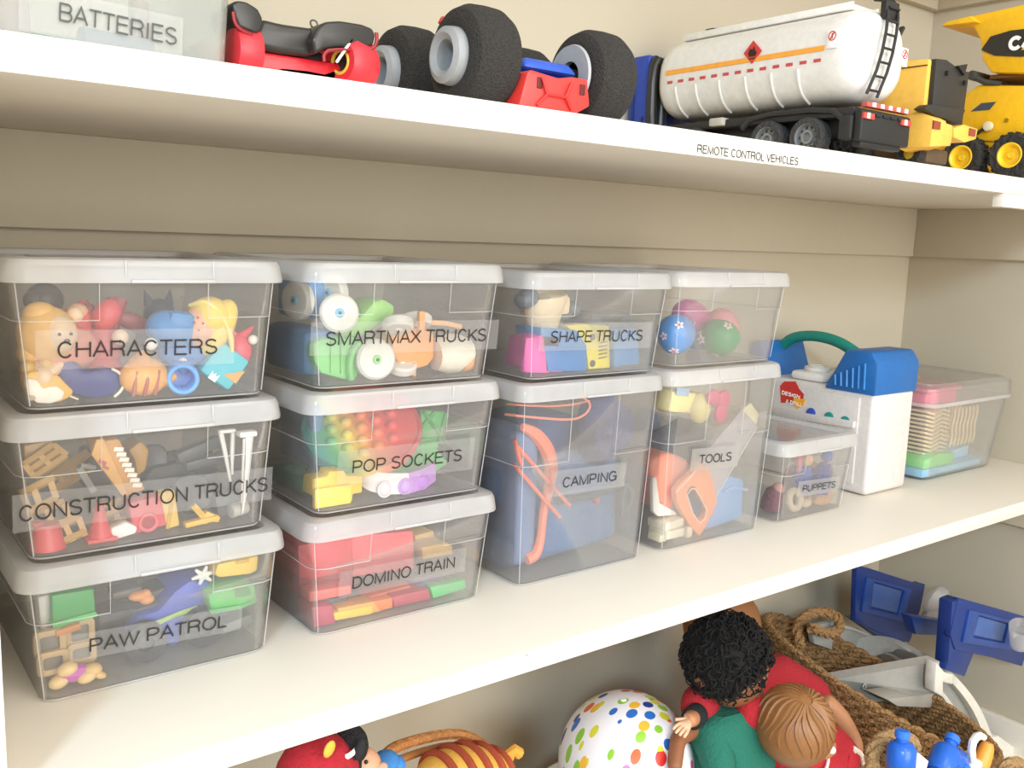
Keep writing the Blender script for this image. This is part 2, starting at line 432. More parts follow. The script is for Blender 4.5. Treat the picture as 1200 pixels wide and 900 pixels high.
def lb(x0, x1, za, zb, cap, padx=0.014, padz=0.008):
    return (x0, x1, za, zb, cap, x0-padx, x1+padx, (za+zb)/2-padz, (za+zb)/2+cap+padz)
TB = [
 (0.211, 0.2225, 0.1105, 'clear lidded box lettered CHARACTERS, top of the left stack', 'CHARACTERS', 0.1, lb(0.143, 0.258, 0.2605, 0.2585, 0.0125)),
 (0.209, 0.1115, 0.1105, 'clear lidded box lettered CONSTRUCTION TRUCKS, second in the left stack', 'CONSTRUCTION TRUCKS', 0.1, lb(0.114, 0.299, 0.1445, 0.142, 0.0125, 0.004)),
 (0.212, 0.0, 0.1105, 'clear lidded box on the shelf, bottom of the left stack, with green blocks inside', 'PAW PATROL', 0.1, lb(0.157, 0.263, 0.0355, 0.0315, 0.0115, 0.013, 0.005)),
 (0.434, 0.2225, 0.1105, 'clear lidded box of green, white and orange chunky trucks, top of the second stack', 'SMARTMAX TRUCKS', 0.1, lb(0.351, 0.517, 0.2610, 0.2590, 0.0125)),
 (0.434, 0.1115, 0.1105, 'clear lidded box lettered POP SOCKETS, middle of the second stack', 'POP SOCKETS', 0.1, lb(0.377, 0.493, 0.147, 0.145, 0.012, 0.014, 0.01)),
 (0.434, 0.0, 0.1105, 'clear lidded box lettered DOMINO TRAIN, bottom of the second stack', 'DOMINO TRAIN', 0.1, lb(0.378, 0.488, 0.0405, 0.040, 0.0115, 0.013, 0.007)),
 (0.660, 0.0, 0.2150, 'tall clear lidded box lettered CAMPING standing on the shelf', 'CAMPING', 0.1, lb(0.621, 0.698, 0.101, 0.099, 0.0115)),
 (0.665, 0.2160, 0.1105, 'clear lidded box lettered SHAPE TRUCKS on top of the camping box', 'SHAPE TRUCKS', 0.1, lb(0.597, 0.726, 0.254, 0.2515, 0.0125)),
 (0.871, 0.0, 0.2170, 'tall clear lidded box lettered TOOLS with a toy saw standing in it', 'TOOLS', 0.1, lb(0.832, 0.890, 0.1015, 0.099, 0.011)),
 (0.874, 0.2180, 0.1105, 'clear unlettered lidded box of coloured eggs on top of the tools box', None, 0.1, None),
 (1.072, 0.0, 0.1105, 'small clear lidded box lettered PUPPETS between the tools box and the white case', 'PUPPETS', 0.084, lb(1.041, 1.115, 0.038, 0.0345, 0.0095, 0.010, 0.006)),
]
for xc, zb, H, label, words, hw, lab in TB:
    tub(xc, zb, H, label, words, hw, lab, notch=0.27 if H < 0.2 else 0.3, zn=None if H < 0.2 else H*0.60)
# ---------------------------------------------------------------- inside the CHARACTERS box (floor 0.2255)
n0 = len(PEND)
def xz(p, y): return (p[0], y, p[1])
PALE = 'efd2ae'
t = thing('toy_figure', 'round-headed toy figure in a yellow hood and salmon dungarees, at the box\'s left side', 'toy figure')
hd = (0.1402,0.1500,0.2746)
part(t, 'hood', 'e9b765', sp(hd, (.021, .019, .021)), sp((hd[0]-.004, hd[1], hd[2]+.014), (.012, .012, .010)), sp((hd[0]-.012, hd[1], hd[2]-.013), .009))
part(t, 'face', PALE, sp((hd[0]+.009, hd[1]-.010, hd[2]+.001), (.013, .011, .014)))
part(t, 'eye', '1c1a1a', sp((hd[0]+.007, hd[1]-.0215, hd[2]+.002), .0013, n=8)); part(t, 'eye', '1c1a1a', sp((hd[0]+.015, hd[1]-.0205, hd[2]+.002), .0013, n=8))
part(t, 'nose', '2b2422', sp((hd[0]+.012, hd[1]-.0215, hd[2]-.003), (.0022, .0012, .0015), n=8))
part(t, 'dungarees', 'dd8a76', sp((0.1594,0.1550,0.2631), (.020, .014, .017)), sp((0.1487,0.1500,0.2565), (.016, .010, .010)))
part(t, 'arm', PALE, tb([(0.1511,0.1450,0.2538), (0.1430,0.1400,0.2479), (0.1385,0.1380,0.2453)], .0045, smooth=1), sp((0.1374,0.1380,0.2454), .0065))
solo('toy_ball', 'black ball behind the yellow-hooded figure', 'ball', '2c2a2c', sp((0.1518,0.2000,0.2958), .014), sp((0.1436,0.1950,0.2962), .008))
t = thing('toy_figure', 'dark red toy figure with both arms raised, behind the box lettering', 'toy figure')
part(t, 'body', 'c73b3e', sp((0.1853,0.1650,0.2582), (.013, .012, .022)), sp((0.1843,0.1600,0.2448), (.015, .012, .012)))
part(t, 'arm', 'a8383c', tb([(0.1813,0.1700,0.2711), (0.1773,0.1750,0.2841), (0.1726,0.1800,0.2944)], [.007, .006, .007], smooth=1))
part(t, 'arm', 'a8383c', tb([(0.1901,0.1700,0.2709), (0.1969,0.1750,0.2850), (0.2004,0.1800,0.2967)], [.007, .006, .008], smooth=1))
part(t, 'head', 'd5494d', sp((0.1874,0.1600,0.2871), (.010, .009, .013), (0, 30, 0)))
part(t, 'hand', PALE, sp((0.1638,0.1550,0.2880), .006), sp((0.1944,0.1500,0.2708), .006))
part(t, 'wing', '8c3235', sp((0.2116,0.1750,0.2792), (.016, .004, .007), (0, 25, 0)), sp((0.1767,0.1700,0.2806), (.008, .006, .015)))
t = thing('toy_figure', 'small red block figure between hooded figure and dark red figure', 'toy figure')
part(t, 'body', 'cf4a48', bx((0.1674,0.1700,0.2788), (.022, .014, .024), .004, (0, 10, 0)))
part(t, 'head', 'e8b58d', sp((0.1690,0.1700,0.2886), (.008, .008, .007)))
t = thing('toy_cat', 'small dark navy toy cat with pointed ears, at the box\'s middle rear', 'toy animal')
c0 = (0.2392,0.2000,0.2834)
part(t, 'body', '2e3442', sp(c0, (.013, .012, .013)), sp((c0[0]-.006, c0[1], c0[2]-.018), (.014, .012, .014)))
part(t, 'ear', '2e3442', cy((c0[0]-.008, c0[1], c0[2]+.008), (c0[0]-.012, c0[1], c0[2]+.020), .005, .0005, 10)); part(t, 'ear', '2e3442', cy((c0[0]+.007, c0[1], c0[2]+.008), (c0[0]+.009, c0[1], c0[2]+.020), .005, .0005, 10))
t = thing('toy_figure', 'lying toy figure with blue clothes and a yellow cap', 'toy figure')
part(t, 'jacket', '4a8ac2', sp((0.2345,0.1500,0.2741), (.022, .016, .016), (0, 20, 0)), bx((0.2391,0.1450,0.2793), (.026, .020, .022), .007, (0, 12, 0)))
part(t, 'trousers', '4685c8', sp((0.2416,0.1500,0.2575), (.020, .012, .012)), tb([(0.2322,0.1500,0.2592), (0.2385,0.1450,0.2500), (0.2436,0.1400,0.2462)], .008, smooth=1))
part(t, 'face', 'eab08c', sp((0.2546,0.1450,0.2775), (.014, .013, .018), (0, 15, 0)))
part(t, 'freckles', 'a55a3c', *[sp(p, .0009, n=6) for p in ((0.2457,0.1325,0.2823), (0.2490,0.1325,0.2761), (0.2524,0.1325,0.2814), (0.2540,0.1335,0.2738), (0.2488,0.1335,0.2861))])
part(t, 'cap', 'edcf62', sp((0.2682,0.1480,0.2761), (.013, .016, .026), (0, 32, 0)), sp((0.2634,0.1480,0.2845), (.017, .018, .017)))
part(t, 'cap_brim', 'f2da78', tb([(0.2477,0.1500,0.2943), (0.2560,0.1380,0.2991), (0.2664,0.1330,0.2899), (0.2746,0.1330,0.2718), (0.2777,0.1380,0.2573)], [.0015, .0025, .0025, .0025, .0015], smooth=2))
part(t, 'button', 'f4f1ea', sp((0.2126,0.1340,0.2666), .0048), sp((0.2373,0.1370,0.2510), .0035))
t = thing('toy_figure', 'small pink-red pointed toy figure at the box\'s right side', 'toy figure')
part(t, 'body', 'e0455c', sp((0.2924,0.1500,0.2566), (.011, .010, .014)), cy((0.2910,0.1500,0.2639), (0.3052,0.1500,0.2763), .0065, .001, 12), cy((0.2954,0.1500,0.2651), (0.2867,0.1500,0.2725), .0045, .001, 10))
part(t, 'hand', 'f1e6dc', sp((0.2966,0.1400,0.2661), .004))
t = thing('toy_cube', 'turquoise cube tilted on its corner with an orange triangle on it', 'block')
q0 = (0.2719,0.1500,0.2384)
part(t, 'body', '42bccb', bx(q0, (.030, .026, .030), .003, (0, 38, 0)))
Mq = Matrix.Translation(q0) @ rotm((0, 38, 0))
part(t, 'triangle', 'd99a3e', pr([(-.002, -.001), (.011, -.001), (.011, .012)], -.0136, .0010, M=Mq))
part(t, 'white_mark', 'f6f4ee', pr([(-.011, -.010), (-.004, -.010), (-.004, -.003), (-.0065, -.006), (-.0075, -.003), (-.009, -.006), (-.011, -.003)], -.0136, .0010, M=Mq))
t = thing('toy_cup', 'small bright blue toy cup lying on its side', 'cup')
u0 = (0.2373,0.1380,0.2318)
part(t, 'body', '3f8fe0', la([(.010, -.012), (.0125, -.009), (.0125, .009), (.0105, .012), (.0085, .009), (.008, -.006), (0, -.007)], (u0[0], u0[1]+.004, u0[2]), (-.2, -1, .1)))
part(t, 'rim', '5aa6ee', to(.0105, (u0[0]-.002, u0[1]-.0075, u0[2]+.001), .002, (84, 0, -10)))
part(t, 'knob', '1d4f95', sp((u0[0]-.001, u0[1]-.004, u0[2]-.002), .0035))
t = thing('toy_fish', 'orange toy fish with brown stripes standing on its tail', 'toy animal')
f0 = (0.2079,0.1380,0.2371)
part(t, 'body', 'e6a553', sp(f0, (.0185, .011, .0150)), cy((f0[0]+.014, f0[1], f0[2]-.003), (f0[0]+.024, f0[1], f0[2]-.001), .007, .003, 12), cy((f0[0]-.002, f0[1], f0[2]+.010), (f0[0]+.001, f0[1], f0[2]+.020), .010, .003, 12))
for dx in (-.009, -.001, .007):
    part(t, 'stripe', 'a9584a', tb([(f0[0]+dx-.0015, f0[1]-.0080, f0[2]-.0095), (f0[0]+dx, f0[1]-.0113+abs(dx)*.3, f0[2]), (f0[0]+dx+.002, f0[1]-.0080, f0[2]+.0095)], .0015, smooth=1))
t = thing('toy_sofa', 'navy half-round toy boat with a thin white edge', 'toy boat')
part(t, 'body', '323f85', pr([(0.1436,0.2485),(0.1523,0.2525),(0.1604,0.2508),(0.1661,0.2434),(0.1733,0.2429),(0.1794,0.2458),(0.1879,0.2427),(0.1921,0.2359),(0.1906,0.2280),(0.1824,0.2220),(0.1684,0.2218),(0.1561,0.2267),(0.1471,0.2350)], .140, .030, bev=.004))
part(t, 'white_edge', 'f0ece0', tb([(0.1844,0.1380,0.2445),(0.1904,0.1380,0.2409),(0.1934,0.1380,0.2347),(0.1913,0.1380,0.2276),(0.1856,0.1380,0.2228)], .0011, n=6, smooth=1), tb([(0.1477,0.1380,0.2314),(0.1545,0.1380,0.2258),(0.1602,0.1380,0.2228)], .0008, n=6))
t = thing('toy_bread', 'green flat toy leaf lying under the navy boat', 'toy leaf')
part(t, 'blade', '7fa56b', pr([(0.1669,0.2200),(0.1950,0.2205),(0.2013,0.2173),(0.1948,0.2137),(0.1698,0.2151)], .160, .02, bev=.001))
t = thing('toy_apple', 'cut toy apple with yellow skin and white flesh', 'toy fruit')
part(t, 'skin', 'e3b451', pr([(0.1113,0.2433),(0.1152,0.2467),(0.1239,0.2474),(0.1348,0.2424),(0.1402,0.2351),(0.1445,0.2304),(0.1421,0.2262),(0.1352,0.2229),(0.1240,0.2226),(0.1154,0.2270),(0.1120,0.2346)], .134, .020, bev=.003))
part(t, 'flesh', 'f3ecdc', pr([(0.1131,0.2409),(0.1159,0.2432),(0.1212,0.2416),(0.1248,0.2352),(0.1287,0.2361),(0.1343,0.2364),(0.1392,0.2317),(0.1373,0.2261),(0.1293,0.2237),(0.1206,0.2250),(0.1148,0.2310)], .1325, .003, bev=.001))
part(t, 'seed', 'b8ab94', sp((0.1245,0.1318,0.2310), (.003, .001, .002), n=10))
t = thing('toy_figure', 'small tan toy figure sitting above the cut apple', 'toy figure')
part(t, 'body', 'b88a4c', sp((0.1285,0.1500,0.2487), (.015, .011, .011)), sp((0.1337,0.1500,0.2534), (.009, .008, .006)))
part(t, 'ear', 'd9b25c', sp((0.1334,0.1420,0.2538), .0045), sp((0.1211,0.1420,0.2520), .005))
keep(n0, 0.211, 0.2225, 0.1105)
# ---------------------------------------------------------------- inside the CONSTRUCTION TRUCKS box (floor 0.1145)
n0 = len(PEND)
def frame_panel(t, pts, holes, y, th, m):
    part(t, 'panel', m, *[tb(pts_ , .0022, True, 6) for pts_ in holes], pr(pts, y, th, bev=.0006))
TAN = 'c9a05e'
def grid_frame(label, corners, nx, nz, th, group=None, m=TAN):
    """a toy window frame: bars between four corners given as world points"""
    t = thing('toy_building_frame', label, 'toy building part', group)
    A, B, Cc, D = [Vector(c) for c in corners]
    def P(u, v): return A.lerp(B, u).lerp(D.lerp(Cc, u), v)
    bars = []
    for i in range(nx+1): bars.append((P(i/nx, 0), P(i/nx, 1)))
    for j in range(nz+1): bars.append((P(0, j/nz), P(1, j/nz)))
    for a, b in bars: part(t, 'bar', m, tb([a, b], th, n=4))
    return t
grid_frame('tan toy window frame tilted at the upper left in the construction box', ((0.1174,0.1500,0.1564), (0.1417,0.1550,0.1645), (0.1449,0.1500,0.1499), (0.1216,0.1450,0.1421)), 2, 1, .0032)
grid_frame('tan toy window frame in the middle of the construction box\'s left half', ((0.1247,0.1500,0.1403), (0.1511,0.1550,0.1451), (0.1538,0.1500,0.1311), (0.1291,0.1450,0.1284)), 2, 1, .003)
grid_frame('tan toy window frame nearest the red bucket', ((0.1383,0.1450,0.1269), (0.1599,0.1500,0.1329), (0.1632,0.1450,0.1187), (0.1439,0.1400,0.1147)), 2, 1, .003)
grid_frame('tan toy lattice behind the red cone', ((0.1759,0.1650,0.1334), (0.2019,0.1700,0.1368), (0.2068,0.1650,0.1230), (0.1780,0.1600,0.1190)), 2, 2, .003)
grid_frame('flat tan toy scaffold under the box lid', ((0.1289,0.1800,0.1712), (0.1507,0.1850,0.1833), (0.1593,0.1800,0.1751), (0.1347,0.1750,0.1614)), 2, 2, .003)
grid_frame('tan toy scaffold deck low in the middle of the construction box', ((0.1750,0.1750,0.1126), (0.2094,0.1750,0.1156), (0.2078,0.1650,0.1099), (0.1726,0.1600,0.1073)), 3, 1, .0025)
solo('toy_tile', 'tan toy roof tile leaning under the lid at left', 'toy building part', 'bd9758', pr([(0.1312,0.1843),(0.1506,0.1864),(0.1589,0.1745),(0.1549,0.1680),(0.1409,0.1724),(0.1317,0.1666)], .19, .01, bev=.001))
t = thing('toy_truck_bed', 'amber toy truck bed with white hazard stripes standing on end', 'toy truck part')
part(t, 'bed', 'c98f3a', pr([(0.1722,0.1906),(0.1916,0.1913),(0.1987,0.1727),(0.2105,0.1476),(0.1941,0.1436),(0.1784,0.1717)], .150, .030, bev=.002))
part(t, 'side_wall', 'd8a04b', pr([(0.1700,0.1814),(0.1740,0.1930),(0.1796,0.1931),(0.1960,0.1475),(0.1921,0.1453)], .147, .004, bev=.001))
for i in range(8):
    a = ((0.1904,0.1488,0.1822), (0.2056,0.1488,0.1471)); f = i/8
    c = [a[0][k]+(a[1][k]-a[0][k])*f for k in range(3)]
    part(t, 'stripe', 'f2ebdc', pr([(c[0]-.004, c[2]), (c[0]+.003, c[2]-.001), (c[0]+.004, c[2]+.002), (c[0]-.003, c[2]+.003)], .1485, .0012))
part(t, 'red_print', 'b04a44', bx((0.1776,0.1462,0.1747), (.006, .0006, .003), 0, (0, 30, 0)), bx((0.1799,0.1462,0.1703), (.005, .0006, .002), 0, (0, 30, 0)))
solo('toy_bucket', 'ochre toy shovel bucket behind the striped truck bed', 'toy truck part', 'bb8a33', pr([(0.2069,0.1730),(0.2179,0.1804),(0.2246,0.1710),(0.2214,0.1539),(0.2131,0.1491),(0.2121,0.1637)], .185, .03, bev=.003))
t = thing('toy_truck', 'black toy truck chassis lying behind other toys in the construction box', 'toy vehicle')
part(t, 'chassis', '303235', bx((0.2602,0.2350,0.1435), (.085, .04, .030), .003, (0, 12, 0)), bx((0.3068,0.2400,0.1409), (.05, .03, .026), .003, (0, -14, 0)))
part(t, 'wheel', '2a2b2d', cy((0.2493,0.1980,0.1467), (0.2562,0.2200,0.1410), .019, n=28, bev=.003)); part(t, 'wheel', '37393c', cy((0.2315,0.2000,0.1605), (0.2359,0.2150,0.1568), .012, n=24, bev=.003))
part(t, 'arm', '4a4c50', bx((0.2661,0.1900,0.1669), (.040, .012, .010), .002, (0, -18, 0)), bx((0.2719,0.1900,0.1556), (.036, .010, .008), .002, (0, -10, 0)))
solo('toy_crane_arm', 'thin grey toy crane arm leaning left of the striped truck bed', 'toy truck part', '8c8d8c', tb([(0.1634,0.1600,0.1693),(0.1686,0.1600,0.1591),(0.1739,0.1600,0.1488)], .0028, n=6), tb([(0.1653,0.1600,0.1711),(0.1757,0.1600,0.1678)], .0018, n=6))
t = thing('toy_post', 'white plastic toy post with a flat cap and tapering foot', 'toy post')
part(t, 'cap', 'f2efe8', bx((0.2901,0.1400,0.1876), (.0150, .010, .0045), .001)); part(t, 'shaft', 'f2efe8', tb([(0.2916,0.1400,0.1852),(0.2906,0.1400,0.1641),(0.2882,0.1400,0.1386),(0.2858,0.1400,0.1189)], [.0042, .0030, .0022, .0006], n=6))
part(t, 'rib', 'e2ded5', tb([(0.2867,0.1370,0.1841),(0.2849,0.1370,0.1508),(0.2840,0.1370,0.1288)], [.0012, .001, .0004], n=6))
t = thing('toy_post', 'paired thin white plastic toy prongs by the black chassis', 'toy post')
part(t, 'prong', 'e9e6df', tb([(0.2713,0.1500,0.1904),(0.2754,0.1500,0.1696),(0.2795,0.1500,0.1455)], [.0022, .002, .001], n=6)); part(t, 'prong', 'e9e6df', tb([(0.2822,0.1500,0.1894),(0.2813,0.1500,0.1704),(0.2811,0.1500,0.1513)], [.002, .002, .001], n=6))
part(t, 'cap', 'e9e6df', bx((0.2771,0.1500,0.1891), (.014, .006, .003), .001))
def cone(label, c, r, h):
    t = thing('toy_traffic_cone', label, 'toy cone')
    part(t, 'cone', 'd8484a', la([(0, h), (r*.22, h), (r*.85, .002), (r*.85, 0), (0, 0)], c, n=28)); part(t, 'base', 'd8484a', bx((c[0], c[1], c[2]+.001), (r*2.1, r*1.8, .003), .0008))
cone('pointed red toy traffic cone beside the white rounded tile', ((0.1731,0.1420,0.1000)[0], .142, .1155), .0105, .029)
t = thing('toy_bucket', 'stubby red toy bucket in the construction box\'s lower left corner', 'toy bucket')
b0 = (0.1296,0.1400,0.1073)
part(t, 'pail', 'd04c4e', la([(0, .019), (.0085, .019), (.0095, .015), (.0118, .002), (.0125, 0), (0, 0)], (b0[0], b0[1], .1155), n=28)); part(t, 'knob', 'c24446', cy((b0[0], b0[1], .1335), (b0[0], b0[1], .137), .0045, n=18, bev=.001))
t = thing('toy_block', 'red toy block with a round hole in it', 'block')
h0 = (0.2094,0.1420,0.1132)
part(t, 'block', 'd64e55', bx((h0[0], h0[1]+.008, h0[2]), (.026, .016, .026), .0015, (0, -8, 0))); part(t, 'hole_rim', 'e2666b', to(.0065, (h0[0], h0[1]-.0005, h0[2]), .0016, (90, 0, 0)))
part(t, 'hole', '9c2f36', cy((h0[0], h0[1]-.0004, h0[2]), (h0[0], h0[1]+.002, h0[2]), .006, n=24))
solo('toy_block', 'pinkish red toy wedge on top of the holed block', 'block', 'cf5b66', pr([(0.2015,0.1285),(0.2135,0.1330),(0.2159,0.1241),(0.2039,0.1218)], .150, .02, bev=.001))
solo('toy_tile', 'small white rounded toy tile lying beside the red cone', 'toy tile', 'efeae0', pr([(0.1796,0.1171),(0.1910,0.1207),(0.1999,0.1151),(0.1984,0.1097),(0.1843,0.1074),(0.1801,0.1122)], .136, .012, bev=.002))
t = thing('toy_beam', 'upright yellow toy beam by the red holed block', 'toy beam')
part(t, 'beam', 'e2bb4c', pr([(0.2180,0.1414),(0.2308,0.1425),(0.2343,0.1119),(0.2240,0.1107)], .142, .012, bev=.0015)); part(t, 'groove', 'c79f38', bx((0.2262,0.1415,0.1262), (.003, .0006, .022), 0, (0, 10, 0)))
t = thing('toy_digger_arm', 'yellow forked toy digger arm lying at the box\'s lower right', 'toy truck part')
part(t, 'boom', 'e8b83e', tb([(0.2442,0.1400,0.1267),(0.2511,0.1400,0.1177),(0.2559,0.1400,0.1103)], .0028, n=6)); part(t, 'bar', 'e8b83e', bx((0.2509,0.1400,0.1082), (.028, .008, .0045), .001, (0, -5, 0)), pr([(0.2502,0.1082),(0.2553,0.1161),(0.2666,0.1091),(0.2651,0.1049)], .138, .008, bev=.0008))
solo('toy_box', 'dark grey toy crate leaning in the construction box\'s right side', 'toy crate', '55595c', pr([(0.2661,0.1208),(0.2838,0.1256),(0.2911,0.1124),(0.2880,0.1023),(0.2688,0.1040)], .150, .02, bev=.002))
solo('toy_pipe', 'grey-white stub of toy pipe in the box\'s lower right corner', 'toy pipe', 'b9b5ac', cy((0.2884,0.1450,0.1096), (0.3041,0.1500,0.1104), .006, n=18, bev=.001))
solo('toy_disc', 'black toy disc lying behind the yellow digger arm', 'toy part', '303234', cy((0.2524,0.1650,0.1115), (0.2573,0.1800,0.1067), .017, n=24, bev=.003))
solo('toy_bulldozer_track', 'black toy crawler track lying behind the striped truck bed', 'toy part', ('2b2c2f', .6), pr([(0.2199,0.1470),(0.2284,0.1548),(0.2586,0.1572),(0.2688,0.1499),(0.2686,0.1362),(0.2596,0.1298),(0.2279,0.1297),(0.2197,0.1368)], .19, .03, bev=.004))
solo('tan_toy_crane', 'tan toy crane tower lying at the left under the lid', 'toy part', 'b8904e', tb([(0.1533,0.2100,0.1511),(0.1824,0.2100,0.1691)], .004, n=4), tb([(0.1567,0.2100,0.1406),(0.1847,0.2100,0.1572)], .004, n=4), tb([(0.1598,0.2100,0.1552),(0.1633,0.2100,0.1447)], .003, n=4), tb([(0.1690,0.2100,0.1606),(0.1726,0.2100,0.1500)], .003, n=4))
keep(n0, 0.209, 0.1115, 0.1105)
# ---------------------------------------------------------------- inside the lowest left box (floor 0.003)
n0 = len(PEND)
t = thing('toy_block', 'flat green square toy block high in the lowest left box', 'block')
part(t, 'block', '2e9a4c', pr([(0.1391,0.0739),(0.1691,0.0732),(0.1698,0.0547),(0.1389,0.0519)], .150, .035, bev=.0012)); part(t, 'edge', '3fbf5d', pr([(0.1375,0.0519),(0.1696,0.0544),(0.1720,0.0503),(0.1397,0.0465)], .149, .036, bev=.0008))
solo('toy_tower', 'grey-white toy post standing left of the green block', 'toy post', 'c9c7c1', pr([(0.1308,0.0709),(0.1404,0.0716),(0.1407,0.0465),(0.1356,0.0379),(0.1322,0.0443)], .160, .02, bev=.002))
def ring_frame(label, px, w_, h_, y, c='c3a677'):
    t = thing('toy_window', label, 'toy window')
    outer = rrect(w_/2, -h_/2, h_/2, .004, 0); inner = rrect(w_/2-.0045, -h_/2+.0045, h_/2-.0045, .002, 0)
    part(t, 'frame', c, holed([(px[0]+p[0], px[2]+p[1]) for p in outer], [(px[0]+p[0], px[2]+p[1]) for p in inner], y, .006, .0006))
    part(t, 'pane', '77736a', bx((px[0], y+.004, px[2]), (w_-.008, .001, h_-.008)))
ring_frame('tan rounded toy window frame left of the taped label', (0.1344,0.1450,0.0376), .023, .021, .145)
ring_frame('tan rounded toy window frame just above the pink puppy', (0.1351,0.1420,0.0227), .023, .019, .142)
ring_frame('tan rounded toy window frame behind the start of the lettering', (0.1580,0.1500,0.0390), .022, .022, .150)
ring_frame('tan rounded toy window frame behind the lower part of the tape', (0.1583,0.1480,0.0228), .022, .018, .148)
solo('toy_brick', 'small orange toy brick wedged under the green block', 'block', 'cf8440', bx((0.1484,0.1500,0.0462), (.018, .014, .005), .001, (0, -8, 0)))
t = thing('toy_puppy', 'small toy puppy with pink body and cream paws', 'toy animal')
part(t, 'body', 'c553b8', tb([(0.1416,0.1400,0.0141), (0.1488,0.1400,0.0122), (0.1586,0.1400,0.0117)], [.0065, .0075, .006], smooth=2))
part(t, 'head', 'e8c079', sp((0.1631,0.1380,0.0113), (.0075, .006, .0055)), sp((0.1684,0.1370,0.0061), (.0052, .004, .003), (0, 25, 0)))
for p in ((0.1391,0.1380,0.0066), (0.1443,0.1320,0.0202), (0.1585,0.1360,-0.0008)): part(t, 'paw', 'eccb8c', sp(p, (.0075, .006, .0052), (0, -15, 0)))
t = thing('toy_truck', 'blue toy truck with black wheels behind the tape of the lowest left box', 'toy vehicle')
part(t, 'body', '3c55c0', pr([(0.1974,0.0167),(0.2058,0.0266),(0.2223,0.0272),(0.2360,0.0408),(0.2484,0.0481),(0.2645,0.0470),(0.2702,0.0303),(0.2777,0.0208),(0.2775,0.0050),(0.2610,0.0090),(0.2419,0.0104),(0.2387,-0.0073),(0.2301,-0.0067),(0.2262,0.0112),(0.2108,0.0104),(0.1984,0.0060)], .165, .05, bev=.003))
part(t, 'cab', '3048a8', pr([(0.2328,0.0411),(0.2458,0.0445),(0.2725,0.0436),(0.2769,0.0348),(0.2648,0.0311),(0.2397,0.0304)], .175, .04, bev=.002))
part(t, 'lime_stripe', 'b9d872', pr([(0.2162,0.0294),(0.2403,0.0345),(0.2548,0.0359),(0.2547,0.0313),(0.2345,0.0297),(0.2189,0.0250)], .163, .002, bev=.0005))
for p, r in (((0.2069,0.1520,0.0015), .0165), ((0.2562,0.1560,-0.0020), .0165), ((0.2811,0.1750,-0.0043), .011)):
    wl = part(t, 'wheel', '2c2c30', la([(.4*r, -.006), (.75*r, -.0075), (r, -.005), (r, .006), (.4*r, .0075), (.4*r, -.006)], p, (-.1, -1, 0), 28)); part(wl, 'hub', '4a4a50', cy((p[0], p[1]-.003, p[2]), (p[0], p[1]+.006, p[2]), .42*r, n=16, bev=.001))
part(t, 'roof', '23262e', bx((0.2163,0.1950,0.0294), (.075, .04, .022), .003, (0, -8, 0)), bx((0.2361,0.2000,0.0429), (.05, .03, .014), .003, (0, -10, 0)), bx((0.1920,0.1900,0.0252), (.03, .03, .03), .003))
part(t, 'undercarriage', '35353b', bx((0.2508,0.2150,-0.0154), (.085, .03, .022), .003, (0, -8, 0)))
solo('orange_toy_figure', 'small orange toy figure on top of the dark truck roof', 'toy figure', 'd98f4f', sp((0.2044,0.1550,0.0584), (.0085, .006, .0042)), sp((0.2098,0.1530,0.0550), (.006, .005, .0042)), sp((0.2093,0.1530,0.0595), .004))
solo('brown_toy_piece', 'brown and black toy seat lying under the clear lid', 'toy seat', '4a3c38', bx((0.1959,0.1650,0.0620), (.024, .02, .007), .003, (0, -4, 0)))
solo('toy_snowflake', 'white spiky toy piece near the top of the box', 'toy star', 'e9e8e2', *[tb([(0.2586,0.1600,0.0636), ((0.2586,0.1600,0.0636)[0]+.010*math.cos(a), .160, (0.2586,0.1600,0.0636)[2]+.008*math.sin(a))], [.0028, .0012], n=6) for a in [k*1.047+.2 for k in range(6)]])
t = thing('toy_block', 'yellow toy block right under the lid at the box\'s right end', 'block')
part(t, 'block', 'e6bf45', pr([(0.2728,0.0747),(0.3093,0.0756),(0.3077,0.0619),(0.3014,0.0600),(0.2741,0.0622),(0.2698,0.0661)], .150, .03, bev=.002)); part(t, 'notch', 'c9a233', bx((0.2891,0.1495,0.0733), (.012, .0008, .003)))
t = thing('toy_car_body', 'bright green toy car body under the yellow block', 'toy vehicle')
part(t, 'body', '4fc657', pr([(0.2688,0.0503),(0.2793,0.0527),(0.2975,0.0521),(0.3099,0.0511),(0.3114,0.0366),(0.2973,0.0318),(0.2716,0.0328)], .148, .035, bev=.002)); part(t, 'window', '2f8d3c', pr([(0.2805,0.0510),(0.2942,0.0506),(0.2957,0.0425),(0.2820,0.0423)], .1475, .001)); part(t, 'sill', '3aa744', pr([(0.2679,0.0374),(0.2966,0.0358),(0.3106,0.0383),(0.3106,0.0351),(0.2965,0.0319),(0.2708,0.0329)], .146, .004, bev=.0005))
solo('toy_plate', 'dark grey toy plate under the bright green car body', 'toy part', '6a6b66', bx((0.2977,0.1650,0.0163), (.034, .03, .009), .002, (0, -10, 0)))
keep(n0, 0.212, 0, 0.1105)
